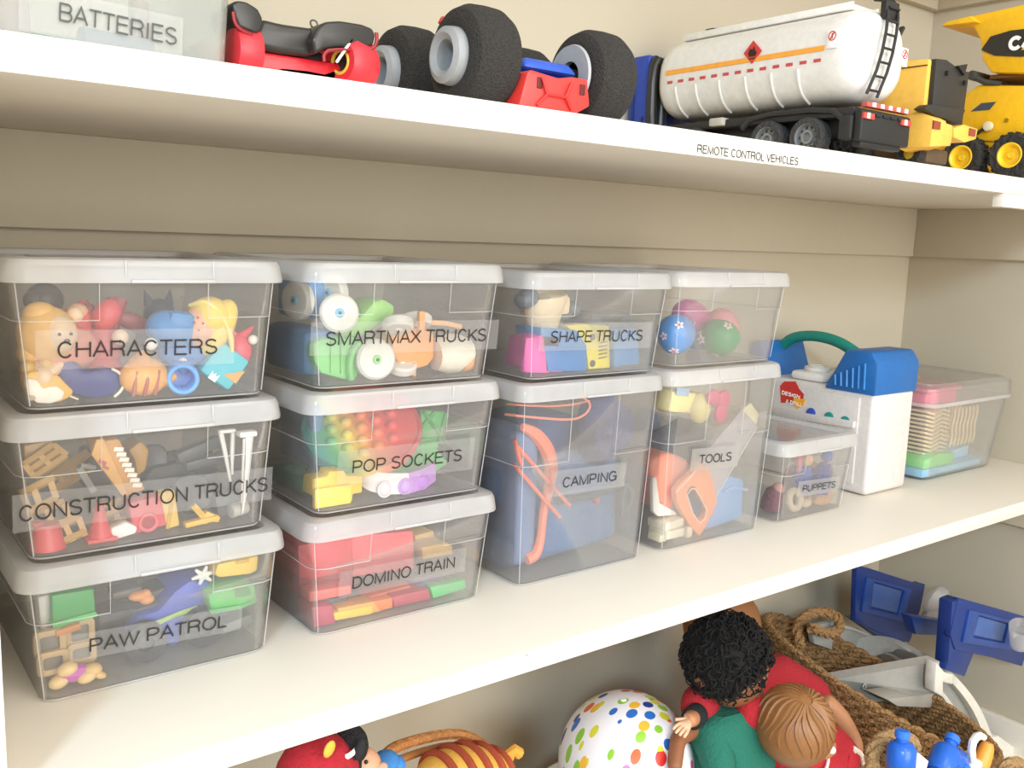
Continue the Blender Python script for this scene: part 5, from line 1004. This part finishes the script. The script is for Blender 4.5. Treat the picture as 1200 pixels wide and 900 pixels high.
# ---------------------------------------------------------------- bottom of the closet (floor -0.53)
FL = -.53
ROPE = ('a17a4c', .9, 0, 220, .8)
def rope_ring(t, c, ax_, ay_, z, r, n=90, twist=26, m=ROPE, tilt=(0, 0), ph=0, name='rope_coil', a0=60, a1=422):
    """two strands twisted round each other along an oval"""
    ops = []
    for s in (0, 1):
        pts = []
        for i in range(n):
            a = math.radians(a0+(a1-a0)*i/(n if a1-a0 == 360 else n-1)); w_ = twist*a+s*math.pi+ph
            nx, ny = math.cos(a), math.sin(a)
            pts.append((c[0]+ax_*nx+math.cos(w_)*r*.55*nx, c[1]+ay_*ny+math.cos(w_)*r*.55*ny, z+tilt[0]*nx+tilt[1]*ny+math.sin(w_)*r*.55))
        ops.append(tb(pts, r*.62, False, 5))
    return part(t, name, m, *ops)
def rope_loop(t, pts, r, m=ROPE, name='rope_handle'):
    P = [Vector(p) for p in pts]
    for _ in range(4):
        Q = [P[0]]
        for i in range(len(P)-1): Q += [P[i].lerp(P[i+1], .25), P[i].lerp(P[i+1], .75)]
        P = Q+[P[-1]]
    ops = []; L = 0
    for s in (0, 1, 2):
        L = 0; pts2 = []; up = Vector((0, 0, 1))
        for i, p in enumerate(P):
            d = (P[min(i+1, len(P)-1)]-P[max(i-1, 0)]).normalized()
            if i: L += (p-P[i-1]).length
            u = d.cross(up); u = u.normalized() if u.length > .05 else Vector((1, 0, 0)); v = d.cross(u); w_ = L/r*1.1+s*2.094
            pts2.append(p+(u*math.cos(w_)+v*math.sin(w_))*r*.5)
        ops.append(tb(pts2, r*.58, False, 6))
    return part(t, name, m, *ops)
# big rope basket
t = thing('rope_basket', 'large brown rope basket full of grey and blue toy pieces', 'basket')
bc = (1.300, .140)
NC = 22
for k in range(NC):
    f = k/(NC-1); z = FL+.006+f*.216
    rope_ring(t, bc, .082+.020*f, .165+.028*f, z, .0068, n=190, twist=26, ph=k*.9, tilt=(-.025*f, .038*f))
part(t, 'base', ROPE, loft([[(bc[0]+.08*math.cos(a), bc[1]+.163*math.sin(a), z) for a in [2*math.pi*i/40 for i in range(40)]] for z in (FL+.001, FL+.008)]))
rope_loop(t, [(1.2637,0.2500,-0.2832), (1.2769,0.2700,-0.2613), (1.3175,0.2800,-0.2517), (1.3509,0.2700,-0.2495), (1.3638,0.2500,-0.2545), (1.3612,0.2400,-0.2715), (1.3276,0.2350,-0.2753), (1.2727,0.2400,-0.2508)], .0085)
# things in it: grey slide arch
GREY = ('b9b4a8', .5)
t = thing('toy_slide', 'grey curved plastic track piece arching out of the rope basket', 'toy track')
ac = [(1.3804,0.2450,-0.3644), (1.4379,0.2400,-0.3398), (1.4502,0.2050,-0.3120), (1.4411,0.1550,-0.2936), (1.4307,0.1050,-0.2936), (1.4452,0.0700,-0.3212), (1.4757,0.0500,-0.3651), (1.5085,0.0400,-0.4241)]
ai = [(1.4223,0.2450,-0.3883), (1.4648,0.2400,-0.3754), (1.4612,0.2050,-0.3444), (1.4304,0.1550,-0.3210), (1.3982,0.1050,-0.3143), (1.3954,0.0700,-0.3362), (1.4059,0.0500,-0.3676), (1.4211,0.0400,-0.4052)]
def strip(A, B, d, th=0.0):
    def f(g):
        A_ = [Vector(a) for a in A]; B_ = [Vector(b) for b in B]; D_ = Vector(d)
        V = [[g.bm.verts.new(a), g.bm.verts.new(b), g.bm.verts.new(b+D_), g.bm.verts.new(a+D_)] for a, b in zip(A_, B_)]
        for P, Q in zip(V, V[1:]):
            for k in range(4): g.bm.faces.new((P[k], P[(k+1) % 4], Q[(k+1) % 4], Q[k]))
        g.bm.faces.new(V[0][::-1]); g.bm.faces.new(V[-1])
    return f
def dens(L, n=3):
    P = [Vector(p) for p in L]
    for _ in range(n):
        Q = [P[0]]
        for i in range(len(P)-1): Q += [P[i].lerp(P[i+1], .25), P[i].lerp(P[i+1], .75)]
        P = Q+[P[-1]]
    return P
part(t, 'outer_rail', ('cfcabd', .45), strip(dens(ac), [a.lerp(b, .30) for a, b in zip(dens(ac), dens(ai))], (.012, .045, 0)))
part(t, 'web', ('8d8a82', .5), strip([a.lerp(b, .28)+Vector((.004, .014, 0)) for a, b in zip(dens(ac), dens(ai))], [a.lerp(b, .98)+Vector((.004, .014, 0)) for a, b in zip(dens(ac), dens(ai))], (.002, .006, 0)))
part(t, 'inner_rail', ('c2bdb0', .45), strip([a.lerp(b, .85) for a, b in zip(dens(ac), dens(ai))], dens(ai), (.010, .040, 0)))
t = thing('toy_ramp', 'grey plastic beam with a grey bracket lying across the rope basket', 'toy track')
part(t, 'beam', ('b3aea3', .5), strip([(1.2745,0.1900,-0.3190), (1.3423,0.0600,-0.2543)], [(1.3114,0.1900,-0.3763), (1.3480,0.0600,-0.3070)], (.004, .022, 0))); part(t, 'lower_flange', ('a8a397', .5), pr([(1.2586,-0.3057),(1.4010,-0.3348),(1.4010,-0.3611),(1.2902,-0.3258)], .090, .04, bev=.0015)); part(t, 'bracket', ('dad5c8', .45), pr([(1.3206,-0.2473),(1.3503,-0.2715),(1.3778,-0.2816),(1.3791,-0.3001),(1.3486,-0.2876),(1.3540,-0.3141),(1.3259,-0.2978),(1.3224,-0.2804)], .053, .018, bev=.003)); part(t, 'ring_mark', ('c9c4b8', .5), to(.0045, (1.2952,0.1500,-0.3208), .0008, (90, 0, 0), 18, 5))
t = thing('toy_plate', 'flat light grey plastic panel leaning in the basket behind the rope handle', 'toy track')
part(t, 'panel', ('a9a79f', .5), pr([(1.3082,-0.2657),(1.3667,-0.2702),(1.4618,-0.3064),(1.5529,-0.3593),(1.4766,-0.3647),(1.4014,-0.3344),(1.3224,-0.2993)], .262, .012, bev=.002)); part(t, 'rim', ('c9c7be', .5), tb([(1.3640,0.2600,-0.2719),(1.4447,0.2600,-0.3016),(1.5183,0.2600,-0.3402)], .003, n=8, smooth=1))
solo('toy_tray', 'dark grey toy tray at the bottom of the basket opening', 'toy tray', '3f3c37', bx((1.30, .15, -.43), (.12, .20, .02), .004))
t = thing('toy_track_end', 'pale grey plastic strip running to the right beyond the basket', 'toy track')
part(t, 'strip', ('d9d5c8', .5), pr([(1.5816,-0.4583),(1.5972,-0.4600),(1.7101,-0.5318),(1.7713,-0.5723),(1.7813,-0.6101),(1.6817,-0.5489),(1.5702,-0.4735)], .070, .03, bev=.002))
# blue chairs
BLUE = ('1a3474', .35)
def blue_frame(label, O, P, Q, y0, rim, panel, legs):
    t = thing('toy_chair', label, 'toy chair')
    part(t, 'seat_back', BLUE, pr(O, y0, .010, bev=.0015)); part(t, 'raised_rim', ('26468a', .35), holed(P, Q, y0-.004, .006, .0008)); part(t, 'inner_panel', ('435f98', .35), pr(panel, y0-.002, .004, bev=.0008))
    for l in legs: part(t, 'leg', BLUE, pr(l, y0+.002, .022, bev=.002))
    return t
blue_frame('dark blue plastic toy chair standing in the back of the rope basket', [(1.3978,-0.1705),(1.4465,-0.1859),(1.6323,-0.2548),(1.5985,-0.3573),(1.5341,-0.3334),(1.4090,-0.2722)], [(1.4274,-0.1960),(1.5783,-0.2486),(1.5604,-0.3069),(1.4218,-0.2565)], [(1.4503,-0.2083),(1.5552,-0.2471),(1.5432,-0.2899),(1.4477,-0.2560)], .245, 1, [(1.4535,-0.2120),(1.5493,-0.2459),(1.5396,-0.2859),(1.4526,-0.2539)], ([(1.4085,-0.2690),(1.5885,-0.3034),(1.5867,-0.3561),(1.5086,-0.3305)], [(1.5964,-0.2524),(1.6379,-0.2526),(1.6293,-0.3009),(1.6044,-0.3571)]))
t = blue_frame('dark blue plastic toy chair leaning at the right of the rope basket', [(1.3707,-0.1580),(1.6020,-0.2388),(1.6473,-0.2690),(1.6199,-0.3333),(1.4954,-0.2845),(1.3787,-0.2436),(1.3574,-0.2150)], [(1.4018,-0.1826),(1.5722,-0.2410),(1.5666,-0.2906),(1.3919,-0.2330)], [(1.4316,-0.1975),(1.5416,-0.2370),(1.5348,-0.2693),(1.4233,-0.2322)], .055, 1, [(1.4379,-0.2018),(1.5358,-0.2371),(1.5279,-0.2647),(1.4282,-0.2305)], ([(1.3592,-0.2719),(1.4222,-0.3000),(1.4463,-0.2634),(1.3810,-0.2303)], [(1.3563,-0.1617),(1.3817,-0.1617),(1.3804,-0.2274),(1.3645,-0.2733)]))
solo('toy_bench', 'blue plastic cross bar between the two blue chairs', 'toy bar', ('26468a', .35), pr([(1.4153,-0.2305),(1.5735,-0.2788),(1.5730,-0.3038),(1.4381,-0.2684)], .150, .02, bev=.002))
solo('plastic_bag', 'crumpled clear plastic bag behind the blue chairs', 'bag', M_RIDGE, sp((1.5938,0.2000,-0.2627), (.030, .02, .032), (10, 20, 0), 8), sp((1.5808,0.2000,-0.2856), (.022, .016, .020), (30, 0, 20), 7))
solo('clear_cup', 'frosted plastic cup at the far right of the basket', 'cup', M_RIDGE, la([(.018, .025), (.015, -.02), (0, -.021), (.0135, -.018), (.0165, .025)], (1.5133,0.0200,-0.2407), (-.6, -.2, 1), 20))
# small rope basket in front
t = thing('rope_basket', 'small tan rope basket of blue bottles in front of the large one', 'basket')
LR = ('b08d60', .9, 0, 220, .8)
sc_ = (1.100, -.115)
for k in range(13):
    f = k/12; rope_ring(t, sc_, .095+.015*f, .050+.010*f, FL+.007+f*.165, .0072, n=90, twist=26, m=LR, ph=k)
part(t, 'base', LR, cy((sc_[0], sc_[1], FL+.001), (sc_[0], sc_[1], FL+.006), .055, n=32))
rope_loop(t, [(0.9585,-0.0650,-0.2423), (0.9512,-0.0650,-0.2196), (0.9664,-0.0650,-0.2053), (0.9957,-0.0650,-0.2080), (1.0403,-0.0650,-0.2265), (1.0562,-0.0650,-0.2495), (1.0325,-0.0650,-0.2676)], .0085, LR)
rope_loop(t, [(1.2165,-0.1000,-0.3368), (1.2187,-0.1000,-0.3072), (1.2523,-0.1000,-0.3086), (1.2961,-0.1000,-0.3358), (1.3241,-0.1000,-0.3748)], .0085, LR)
def bottle(label, c, d, r=.017, L=.05):
    t = thing('toy_bottle', label, 'bottle'); a = Vector(c); d = Vector(d).normalized()
    part(t, 'body', ('1f62c8', .25), la([(0, 0), (r*.9, .001), (r, .006), (r, L*.62), (r*.8, L*.75), (r*.42, L*.82), (r*.42, L*.95), (0, L*.95)], a, d, 22)); part(t, 'cap', ('2e74dc', .25), la([(0, L*1.12), (r*.42, L*1.12), (r*.52, L*1.08), (r*.52, L*.93), (0, L*.93)], a, d, 18))
bottle('shiny blue toy bottle left in the small rope basket', (1.0455,-0.1000,-0.2575), (.5, .1, .35)); bottle('shiny blue toy bottle lying across the middle of the small basket', (1.0595,-0.1000,-0.2490), (.9, .1, -.2)); bottle('shiny blue toy bottle lowest in the small rope basket', (1.0313,-0.1000,-0.2636), (.7, -.2, .1)); bottle('blue toy bottle seen through the rope handle', (0.9549,-0.1000,-0.2202), (.1, .1, 1), .016, .04)
t = thing('toy_cleaner', 'orange and white toy handle standing in the small rope basket', 'toy tool')
part(t, 'grip', ('f09a3a', .4), tb([(1.1203,-0.1100,-0.2975), (1.1272,-0.1100,-0.2712), (1.1395,-0.1100,-0.2501), (1.1419,-0.1100,-0.2418)], [.009, .0105, .0095, .006], n=12, smooth=1)); part(t, 'white_loop', ('f0ece6', .4), tb([(1.1067,-0.1100,-0.2553), (1.0969,-0.1100,-0.2297), (1.1119,-0.1100,-0.2221), (1.1286,-0.1100,-0.2307)], [.0045, .005, .005, .004], smooth=1)); part(t, 'trigger', ('f4f0ea', .4), bx((1.1148,-0.1050,-0.2662), (.022, .02, .020), .004, (0, 20, 0)))
solo('white_card', 'white folded card standing among the blue bottles', 'card', 'ece8e2', pr([(0.9910,-0.2112),(1.0171,-0.2305),(1.0102,-0.2530),(0.9780,-0.2386)], -.10, .003))
# ball in its bin
def dots():
    m = bpy.data.materials.new('printed_dots'); m.use_nodes = True; nt = m.node_tree; n = nt.nodes; p = n['Principled BSDF']
    tc = n.new('ShaderNodeTexCoord'); mp = n.new('ShaderNodeMapping'); mp.inputs['Scale'].default_value = (1, 1.5, .62); mp.inputs['Rotation'].default_value = (.3, .5, .4)
    nz = n.new('ShaderNodeTexNoise'); nz.inputs['Scale'].default_value = 9
    v = n.new('ShaderNodeTexVoronoi'); v.inputs['Scale'].default_value = 50; v.inputs['Randomness'].default_value = .8
    nt.links.new(tc.outputs['Object'], mp.inputs[0]); nt.links.new(mp.outputs[0], v.inputs['Vector'])
    lt = n.new('ShaderNodeMath'); lt.operation = 'LESS_THAN'; lt.inputs[1].default_value = .40; nt.links.new(v.outputs['Distance'], lt.inputs[0])
    sx = n.new('ShaderNodeSeparateColor'); nt.links.new(v.outputs['Color'], sx.inputs[0]); cr = n.new('ShaderNodeValToRGB'); cr.color_ramp.interpolation = 'CONSTANT'
    E_ = cr.color_ramp.elements; E_[0].color = lin('d8d23c'); E_[0].position = 0; E_[1].color = lin('8fc63c'); E_[1].position = .22
    for q, c in ((.38, '2e6fc0'), (.52, 'e2622c'), (.64, '1f3f8c'), (.74, 'd8429c'), (.82, 'f0b83c'), (.90, '35a05a'), (.95, 'd8352c')):
        e = E_.new(q); e.color = lin(c)
    nt.links.new(sx.outputs[0], cr.inputs[0]); mx = n.new('ShaderNodeMix'); mx.data_type = 'RGBA'; mx.inputs[6].default_value = lin('f0edf0')
    nt.links.new(lt.outputs[0], mx.inputs[0]); nt.links.new(cr.outputs[0], mx.inputs[7]); nt.links.new(mx.outputs[2], p.inputs['Base Color']); p.inputs['Roughness'].default_value = .3
    return m
BC = (.772, .150, -.272)
t = thing('beach_ball', 'white ball printed with many small coloured ovals', 'ball')
part(t, 'skin', dots(), sp(BC, .083, n=48)); part(t, 'valve', ('f2eff0', .3), cy((BC[0]-.01, BC[1], BC[2]+.0815), (BC[0]-.01, BC[1], BC[2]+.0835), .004, n=14, bev=.0005))
t = thing('wire_bin', 'cream woven bin the dotted ball lies in', 'bin')
part(t, 'wall', ('cfc4ae', .9, 0, 120, .6), la([(.085, .002), (.098, .10), (.108, .200), (.104, .200), (.094, .10), (.081, .006), (0, .006)], (.765, .150, FL), n=40)); part(t, 'rim', ('e0d8c4', .8), to(.107, (.765, .150, FL+.202), .005, None, 48, 8))
part(t, 'filling', ('cbbfa8', .95), la([(0, .118), (.09, .118), (.09, .100), (0, .100)], (.765, .150, FL), n=32))
# dolls
def skinfig(parent, name, m, verts, edges, radii, root=0, sub=2):
    me = bpy.data.meshes.new(name); me.from_pydata([tuple(v) for v in verts], edges, [])
    o = bpy.data.objects.new(name, me); C.objects.link(o)
    s = o.modifiers.new('Skin', 'SKIN'); s.use_smooth_shade = True
    for i, r in enumerate(radii): me.skin_vertices[0].data[i].radius = (r, r) if not isinstance(r, tuple) else r
    me.skin_vertices[0].data[root].use_root = True
    b = o.modifiers.new('Sub', 'SUBSURF'); b.levels = sub; b.render_levels = sub
    bpy.context.view_layer.update()
    me2 = bpy.data.meshes.new_from_object(o.evaluated_get(bpy.context.evaluated_depsgraph_get()))
    bpy.data.objects.remove(o); me2.name = name; me2.materials.clear(); me2.materials.append(mat(m))
    me2.shade_smooth()
    o = bpy.data.objects.new(name, me2); C.objects.link(o); o.parent = parent
    return o
def hand(parent, w0, d, up, s, m):
    """palm with four fingers and a thumb; w0 wrist, d pointing along the fingers, up = back of the hand"""
    d = Vector(d).normalized(); up = Vector(up); up = (up-d*up.dot(d)).normalized(); sd = d.cross(up); w0 = Vector(w0)
    V = [w0, w0+d*s*.45]; E_ = [(0, 1)]; R = [s*.17, (s*.25, s*.16)]
    for k, l in enumerate((.40, .48, .44, .34)):
        o = sd*s*(.19-.125*k); a = len(V)
        V += [w0+d*s*.55+o, w0+d*s*(.55+l*.5)+o*1.15-up*s*.03, w0+d*s*(.55+l*.85)+o*1.2-up*s*.14]; E_ += [(1, a), (a, a+1), (a+1, a+2)]; R += [s*.075, s*.068, s*.058]
    a = len(V); V += [w0+d*s*.22+sd*s*.22, w0+d*s*.45+sd*s*.40-up*s*.05]; E_ += [(0, a), (a, a+1)]; R += [s*.08, s*.065]
    return skinfig(parent, 'hand', m, V, E_, R)
# doll with black curls
SK1 = ('8e5a3a', .55); SK2 = ('b98058', .5)
t = thing('baby_doll', 'doll with black curly hair and a green sweater, slumped forward', 'doll')
H1 = Vector((.905, .085, -.152))
head = part(t, 'head', SK1, sp(H1+Vector((.008, -.006, -.012)), (.052, .050, .056), n=28), sp(H1+Vector((.024, -.026, -.048)), (.022, .020, .016)), sp(H1+Vector((-.052, 0, -.015)), (.007, .012, .014)), sp(H1+Vector((.036, -.040, -.056)), (.006, .006, .006)))
part(head, 'eye', 'f2ede8', sp(H1+Vector((.040, -.026, -.042)), .006)); part(head, 'eye', 'f2ede8', sp(H1+Vector((.018, -.036, -.050)), .006)); part(head, 'mouth', '9c4a42', sp(H1+Vector((.030, -.030, -.066)), (.009, .004, .003)))
rnd = random.Random(3); ops = [sp(H1+Vector((-.002, .002, .002)), (.0585, .0575, .0600), n=24)]
for k in range(760):
    z = rnd.uniform(-.85, 1); a = rnd.uniform(0, 6.283); q = math.sqrt(1-z*z); nn = Vector((q*math.cos(a), q*math.sin(a), z))
    if nn.dot(Vector((.55, -.35, -.75)).normalized()) > .72: continue
    c = H1+Vector((0, 0, .004))+Vector((nn.x*.061, nn.y*.059, nn.z*.061))*rnd.uniform(.97, 1.05); r = rnd.uniform(.004, .0075)
    ops.append(to(r, c, .0013, (rnd.uniform(0, 180), rnd.uniform(0, 180), rnd.uniform(0, 180)), 9, 4))
part(t, 'curly_hair', ('0e0b09', .9), *ops, kind='stuff')
GRN = ('1f6b58', .9, 0, 260, .2)
skinfig(t, 'sweater', GRN, [(.925, .075, -.400), (.925, .070, -.330), (.920, .065, -.265), (.905, .070, -.218), (.962, .040, -.250), (.995, .000, -.290), (.862, .060, -.255), (.845, .030, -.300)], [(0, 1), (1, 2), (2, 3), (2, 4), (4, 5), (2, 6), (6, 7)], [.062, .062, .055, .030, .034, .026, .034, .026])
part(t, 'trousers', ('c9d2de', .9), sp((.930, .06, -.435), (.075, .070, .065)), tb([(.905, .03, -.45), (.890, -.03, -.47), (.885, -.06, -.50)], .030, smooth=1), tb([(.955, .03, -.45), (.965, -.03, -.47), (.968, -.06, -.50)], .030, smooth=1))
def regrow(t, old, new, k):
    M = Matrix.Translation(new) @ Matrix.Scale(k, 4) @ Matrix.Translation(-Vector(old))
    for l in leaves(t): l.data.transform(M)
regrow(t, H1, (0.8681,0.0850,-0.1396), .84)
skinfig(t, 'arm', SK1, [(0.8306,0.0900,-0.2161), (0.7838,0.0800,-0.2144), (0.7587,0.0600,-0.2378)], [(0, 1), (1, 2)], [.012, .0105, .009]); hand(t, (0.7587,0.0600,-0.2378), (0, -.2, -1), (-1, -.3, 0), .034, SK1)
part(t, 'shoe', ('e8e4dc', .5), bx((.850, -.045, -.510), (.034, .060, .036), .012), bx((.905, -.045, -.510), (.034, .060, .036), .012), tb([(.850, -.03, -.50), (.865, .04, -.40)], .024), tb([(.905, -.03, -.50), (.900, .04, -.40)], .024))
# doll with moulded brown hair
t = thing('baby_doll', 'doll with smooth moulded light brown hair and a red shirt, head bent', 'doll')
H2 = Vector((1.040, .040, -.240))
head = part(t, 'head', SK2, sp(H2, (.047, .050, .050), n=28), sp(H2+Vector((.036, -.020, -.026)), (.018, .020, .018)), sp(H2+Vector((.049, .006, -.008)), (.006, .010, .013)), sp(H2+Vector((.053, -.024, -.018)), (.005, .005, .005)))
part(head, 'eye', 'f2ede8', sp(H2+Vector((.046, -.028, -.008)), .005)); part(head, 'eye', 'f2ede8', sp(H2+Vector((.024, -.044, -.018)), .005)); part(head, 'mouth', 'a85248', sp(H2+Vector((.044, -.034, -.034)), (.005, .004, .003)))
HAIR2 = ('8f6238', .45)
ops = [sp(H2+Vector((-.004, -.004, .006)), (.0505, .0520, .0520), n=36)]
for k in range(26):
    a = k*2*math.pi/26; pts = []
    for i in range(6):
        th = .15+i*.27; wv = .12*math.sin(i*1.3+k)
        nn = Vector((math.sin(th)*math.cos(a+wv+th*.35), math.sin(th)*math.sin(a+wv+th*.35), math.cos(th)))
        M_ = rotm((22, -10, 0)); nn = M_.to_3x3() @ nn
        pts.append(H2+Vector((-.004, -.004, .006))+Vector((nn.x*.0508, nn.y*.0523, nn.z*.0523)))
    ops.append(tb(pts, [.0014, .0026, .003, .003, .0026, .001], n=5, smooth=1))
part(t, 'moulded_hair', HAIR2, *ops, kind='stuff'); part(t, 'collar', ('ecebe8', .8), tb([H2+Vector((.034, -.012, .036)), H2+Vector((.052, -.014, .006)), H2+Vector((.050, -.024, -.034)), H2+Vector((.030, -.036, -.052)), H2+Vector((0, -.040, -.056))], .0022, n=6, smooth=2))
RED = ('b8242e', .9, 0, 260, .2)
skinfig(t, 'shirt', RED, [(1.090, .055, -.420), (1.090, .055, -.350), (1.085, .055, -.290), (1.065, .055, -.262), (1.030, .075, -.230), (.985, .095, -.225), (1.125, .030, -.290), (1.150, .010, -.320)], [(0, 1), (1, 2), (2, 3), (2, 4), (4, 5), (2, 6), (6, 7)], [.058, .056, .048, .026, .030, .026, .030, .026])
skinfig(t, 'arm', SK2, [(1.148, .012, -.318), (1.140, -.020, -.345), (1.105, -.045, -.352)], [(0, 1), (1, 2)], [.020, .018, .0125]); hand(t, (1.105, -.045, -.352), (-.8, -.3, -.2), (0, -.4, 1), .038, ('e2b58e', .5))
part(t, 'trousers', ('d8d8dc', .9), sp((1.090, .05, -.445), (.070, .066, .060)), tb([(1.06, .02, -.46), (1.05, -.04, -.48), (1.05, -.07, -.505)], .028, smooth=1), tb([(1.11, .02, -.46), (1.12, -.04, -.48), (1.12, -.07, -.505)], .028, smooth=1))
regrow(t, H2, (0.9105,0.0120,-0.2079), .90)
part(t, 'shoe', ('e8e4dc', .5), bx((.935, -.075, -.510), (.034, .056, .036), .012), bx((1.0, -.070, -.510), (.034, .056, .036), .012), tb([(.935, -.06, -.50), (.955, .02, -.38)], .022), tb([(1.0, -.055, -.50), (.985, .02, -.38)], .022))
# third doll behind
t = thing('baby_doll', 'third doll with brown hair and red sleeves, behind the black-haired one', 'doll')
H3 = Vector((1.022, .215, -.186))
part(t, 'head', SK2, sp(H3, (.050, .050, .054), n=24), sp(H3+Vector((-.052, .0, -.01)), (.006, .010, .012)), sp(H3+Vector((.0, -.052, -.01)), .006)); part(t, 'hair', ('8a5c34', .6), sp(H3+Vector((0, .004, .008)), (.056, .055, .056), n=28))
skinfig(t, 'sweater', ('a8202a', .9, 0, 260, .2), [(1.030, .200, -.430), (1.030, .200, -.350), (1.030, .195, -.280), (1.015, .205, -.250), (.960, .165, -.255), (0.8458,0.1000,-0.1941), (0.8175,0.0880,-0.1981), (1.110, .175, -.262), (1.190, .150, -.315)], [(0, 1), (1, 2), (2, 3), (2, 4), (4, 5), (5, 6), (2, 7), (7, 8)], [.060, .060, .052, .026, .034, .026, .022, .034, .028])
skinfig(t, 'arm', SK2, [(0.8113,0.0800,-0.1948), (0.7832,0.0660,-0.1853)], [(0, 1)], [.011, .009]); hand(t, (0.7861,0.0660,-0.1862), (-.85, -.3, .0), (0, -.5, 1), .032, ('e0b490', .5)); skinfig(t, 'arm', SK2, [(1.0842,0.0900,-0.2532), (1.1041,0.0700,-0.2778), (1.1153,0.0500,-0.3123), (1.0815,0.0300,-0.3325)], [(0, 1), (1, 2), (2, 3)], [.015, .014, .012, .010])
part(t, 'black_cuff', ('1e1c1e', .9), cy((0.8230,0.0850,-0.1962), (0.8031,0.0780,-0.1947), .0135, n=20, bev=.002))
part(t, 'trousers', ('6a4438', .9), sp((1.03, .19, -.46), (.07, .06, .065)))
t = thing('cord_loop', 'cream cord loop hanging down beside the red-shirted doll', 'cord')
rope_loop(t, [(0.9906,-0.0200,-0.2456), (1.0112,-0.0200,-0.2603), (1.0181,-0.0200,-0.2798), (1.0132,-0.0200,-0.2953)], .004, ('e9e2d4', .8), 'cord')
# wicker tray and plush in front
t = thing('wicker_tray', 'orange-brown rimmed oval basket tray holding plush toys', 'tray')
part(t, 'rim', ('c0824a', .6, 0, 150, .5), tb([(0.3945,0.1000,-0.1426), (0.4146,0.1200,-0.1291), (0.4650,0.1400,-0.1423), (0.5184,0.1500,-0.1562), (0.5413,0.1400,-0.1683), (0.5530,0.1200,-0.1856), (0.5396,0.0800,-0.1873), (.47, .02, -.24), (.38, .03, -.22)], .0055, True, 8, 2)); part(t, 'rim_lower', ('b27a45', .6), tb([(0.4001,0.1000,-0.1531), (0.4204,0.1200,-0.1442), (0.4704,0.1400,-0.1569), (0.5134,0.1500,-0.1680), (0.5340,0.1400,-0.1775), (0.5423,0.1200,-0.1945), (.47, .02, -.26), (.38, .03, -.24)], .004, True, 8, 2))
part(t, 'pan', ('b98450', .7, 0, 150, .5), bx((.45, .08, -.30), (.20, .16, .02), .008), bx((.45, .08, -.42), (.16, .12, .22), .01))
t = thing('striped_plush', 'plush toy with yellow and rust stripes in the wicker tray', 'plush toy')
pc0 = Vector((.492, .095, -.172))
part(t, 'body', ('e2b04a', .9, 0, 200, .12), sp(pc0, (.056, .040, .030), (0, 10, 0), 28))
for k, dx in enumerate((-.030, -.012, .006, .024, .040)):
    c = pc0+Vector((dx*.97, 0, -dx*.17)); q = math.sqrt(max(0, 1-(dx/.0575)**2))
    ring = [c+(rotm((0, 10, 0)).to_3x3() @ Vector((0, .0405*q*math.cos(a), .0305*q*math.sin(a)))) for a in [2*math.pi*i/28 for i in range(28)]]
    part(t, 'stripe', ('a5482c', .9, 0, 200, .12), tb(ring, .0042, True, 8))
part(t, 'tail', ('d79a3a', .9), tb([pc0+Vector((.045, -.005, .0)), pc0+Vector((.052, -.008, .020)), pc0+Vector((.060, -.010, .012))], .006, smooth=1))
solo('blue_plush', 'bright blue fabric toy beside the striped plush', 'plush toy', ('3f83c8', .9, 0, 200, .12), sp((0.3819,0.0600,-0.0989), (.012, .012, .009)), sp((0.3906,0.0600,-0.1050), (.010, .010, .008)), sp((0.3769,0.0600,-0.1037), (.010, .010, .010)))
t = thing('cloth_puppet', 'cloth puppet in a red hat with black hair and a white headband', 'puppet')
h = (0.3026,0.0300,-0.0584)
part(t, 'hat', ('a81e2a', .95, 0, 240, .2), sp((h[0], .03, h[2]-.010), (.034, .030, .032), n=24), bx((h[0]+.004, .03, h[2]-.035), (.076, .060, .012), .005)); part(t, 'patch', ('d8a93c', .8), sp((0.3000,0.0040,-0.0340), (.0045, .002, .007), (0, 25, 0), 10))
hh = (0.3326,0.0300,-0.0527); part(t, 'hair', ('1b1a1c', .9, 0, 200, .6), sp(hh, (.013, .016, .016)), sp((hh[0]-.006, .03, hh[2]-.016), (.014, .016, .018))); part(t, 'headband', ('efeae4', .8), tb([(0.3158,0.0120,-0.0509), (0.3221,0.0100,-0.0484), (0.3297,0.0130,-0.0465)], .0022, smooth=1)); part(t, 'bow', ('1e1d20', .9), sp((0.3289,0.0100,-0.0463), (.004, .004, .009), (0, 20, 0)))
fc_ = (0.3422,0.0300,-0.0754); part(t, 'face', ('cf9c7a', .8), sp(fc_, (.016, .016, .016)), sp((fc_[0]+.012, .018, fc_[2]+.001), (.005, .004, .004))); part(t, 'eye', '1a1a1a', sp((0.3376,0.0145,-0.0623), .0018, n=8)); part(t, 'body', ('9c1d28', .95), la([(0, 0), (.030, 0), (.022, .25), (.018, .42), (0, .44)], (h[0]+.008, .035, FL+.001), n=20))
part(t, 'mouth', '8c3a34', sp((0.3416,0.0160,-0.0711), (.003, .001, .001), n=8))
nudge()
settle()
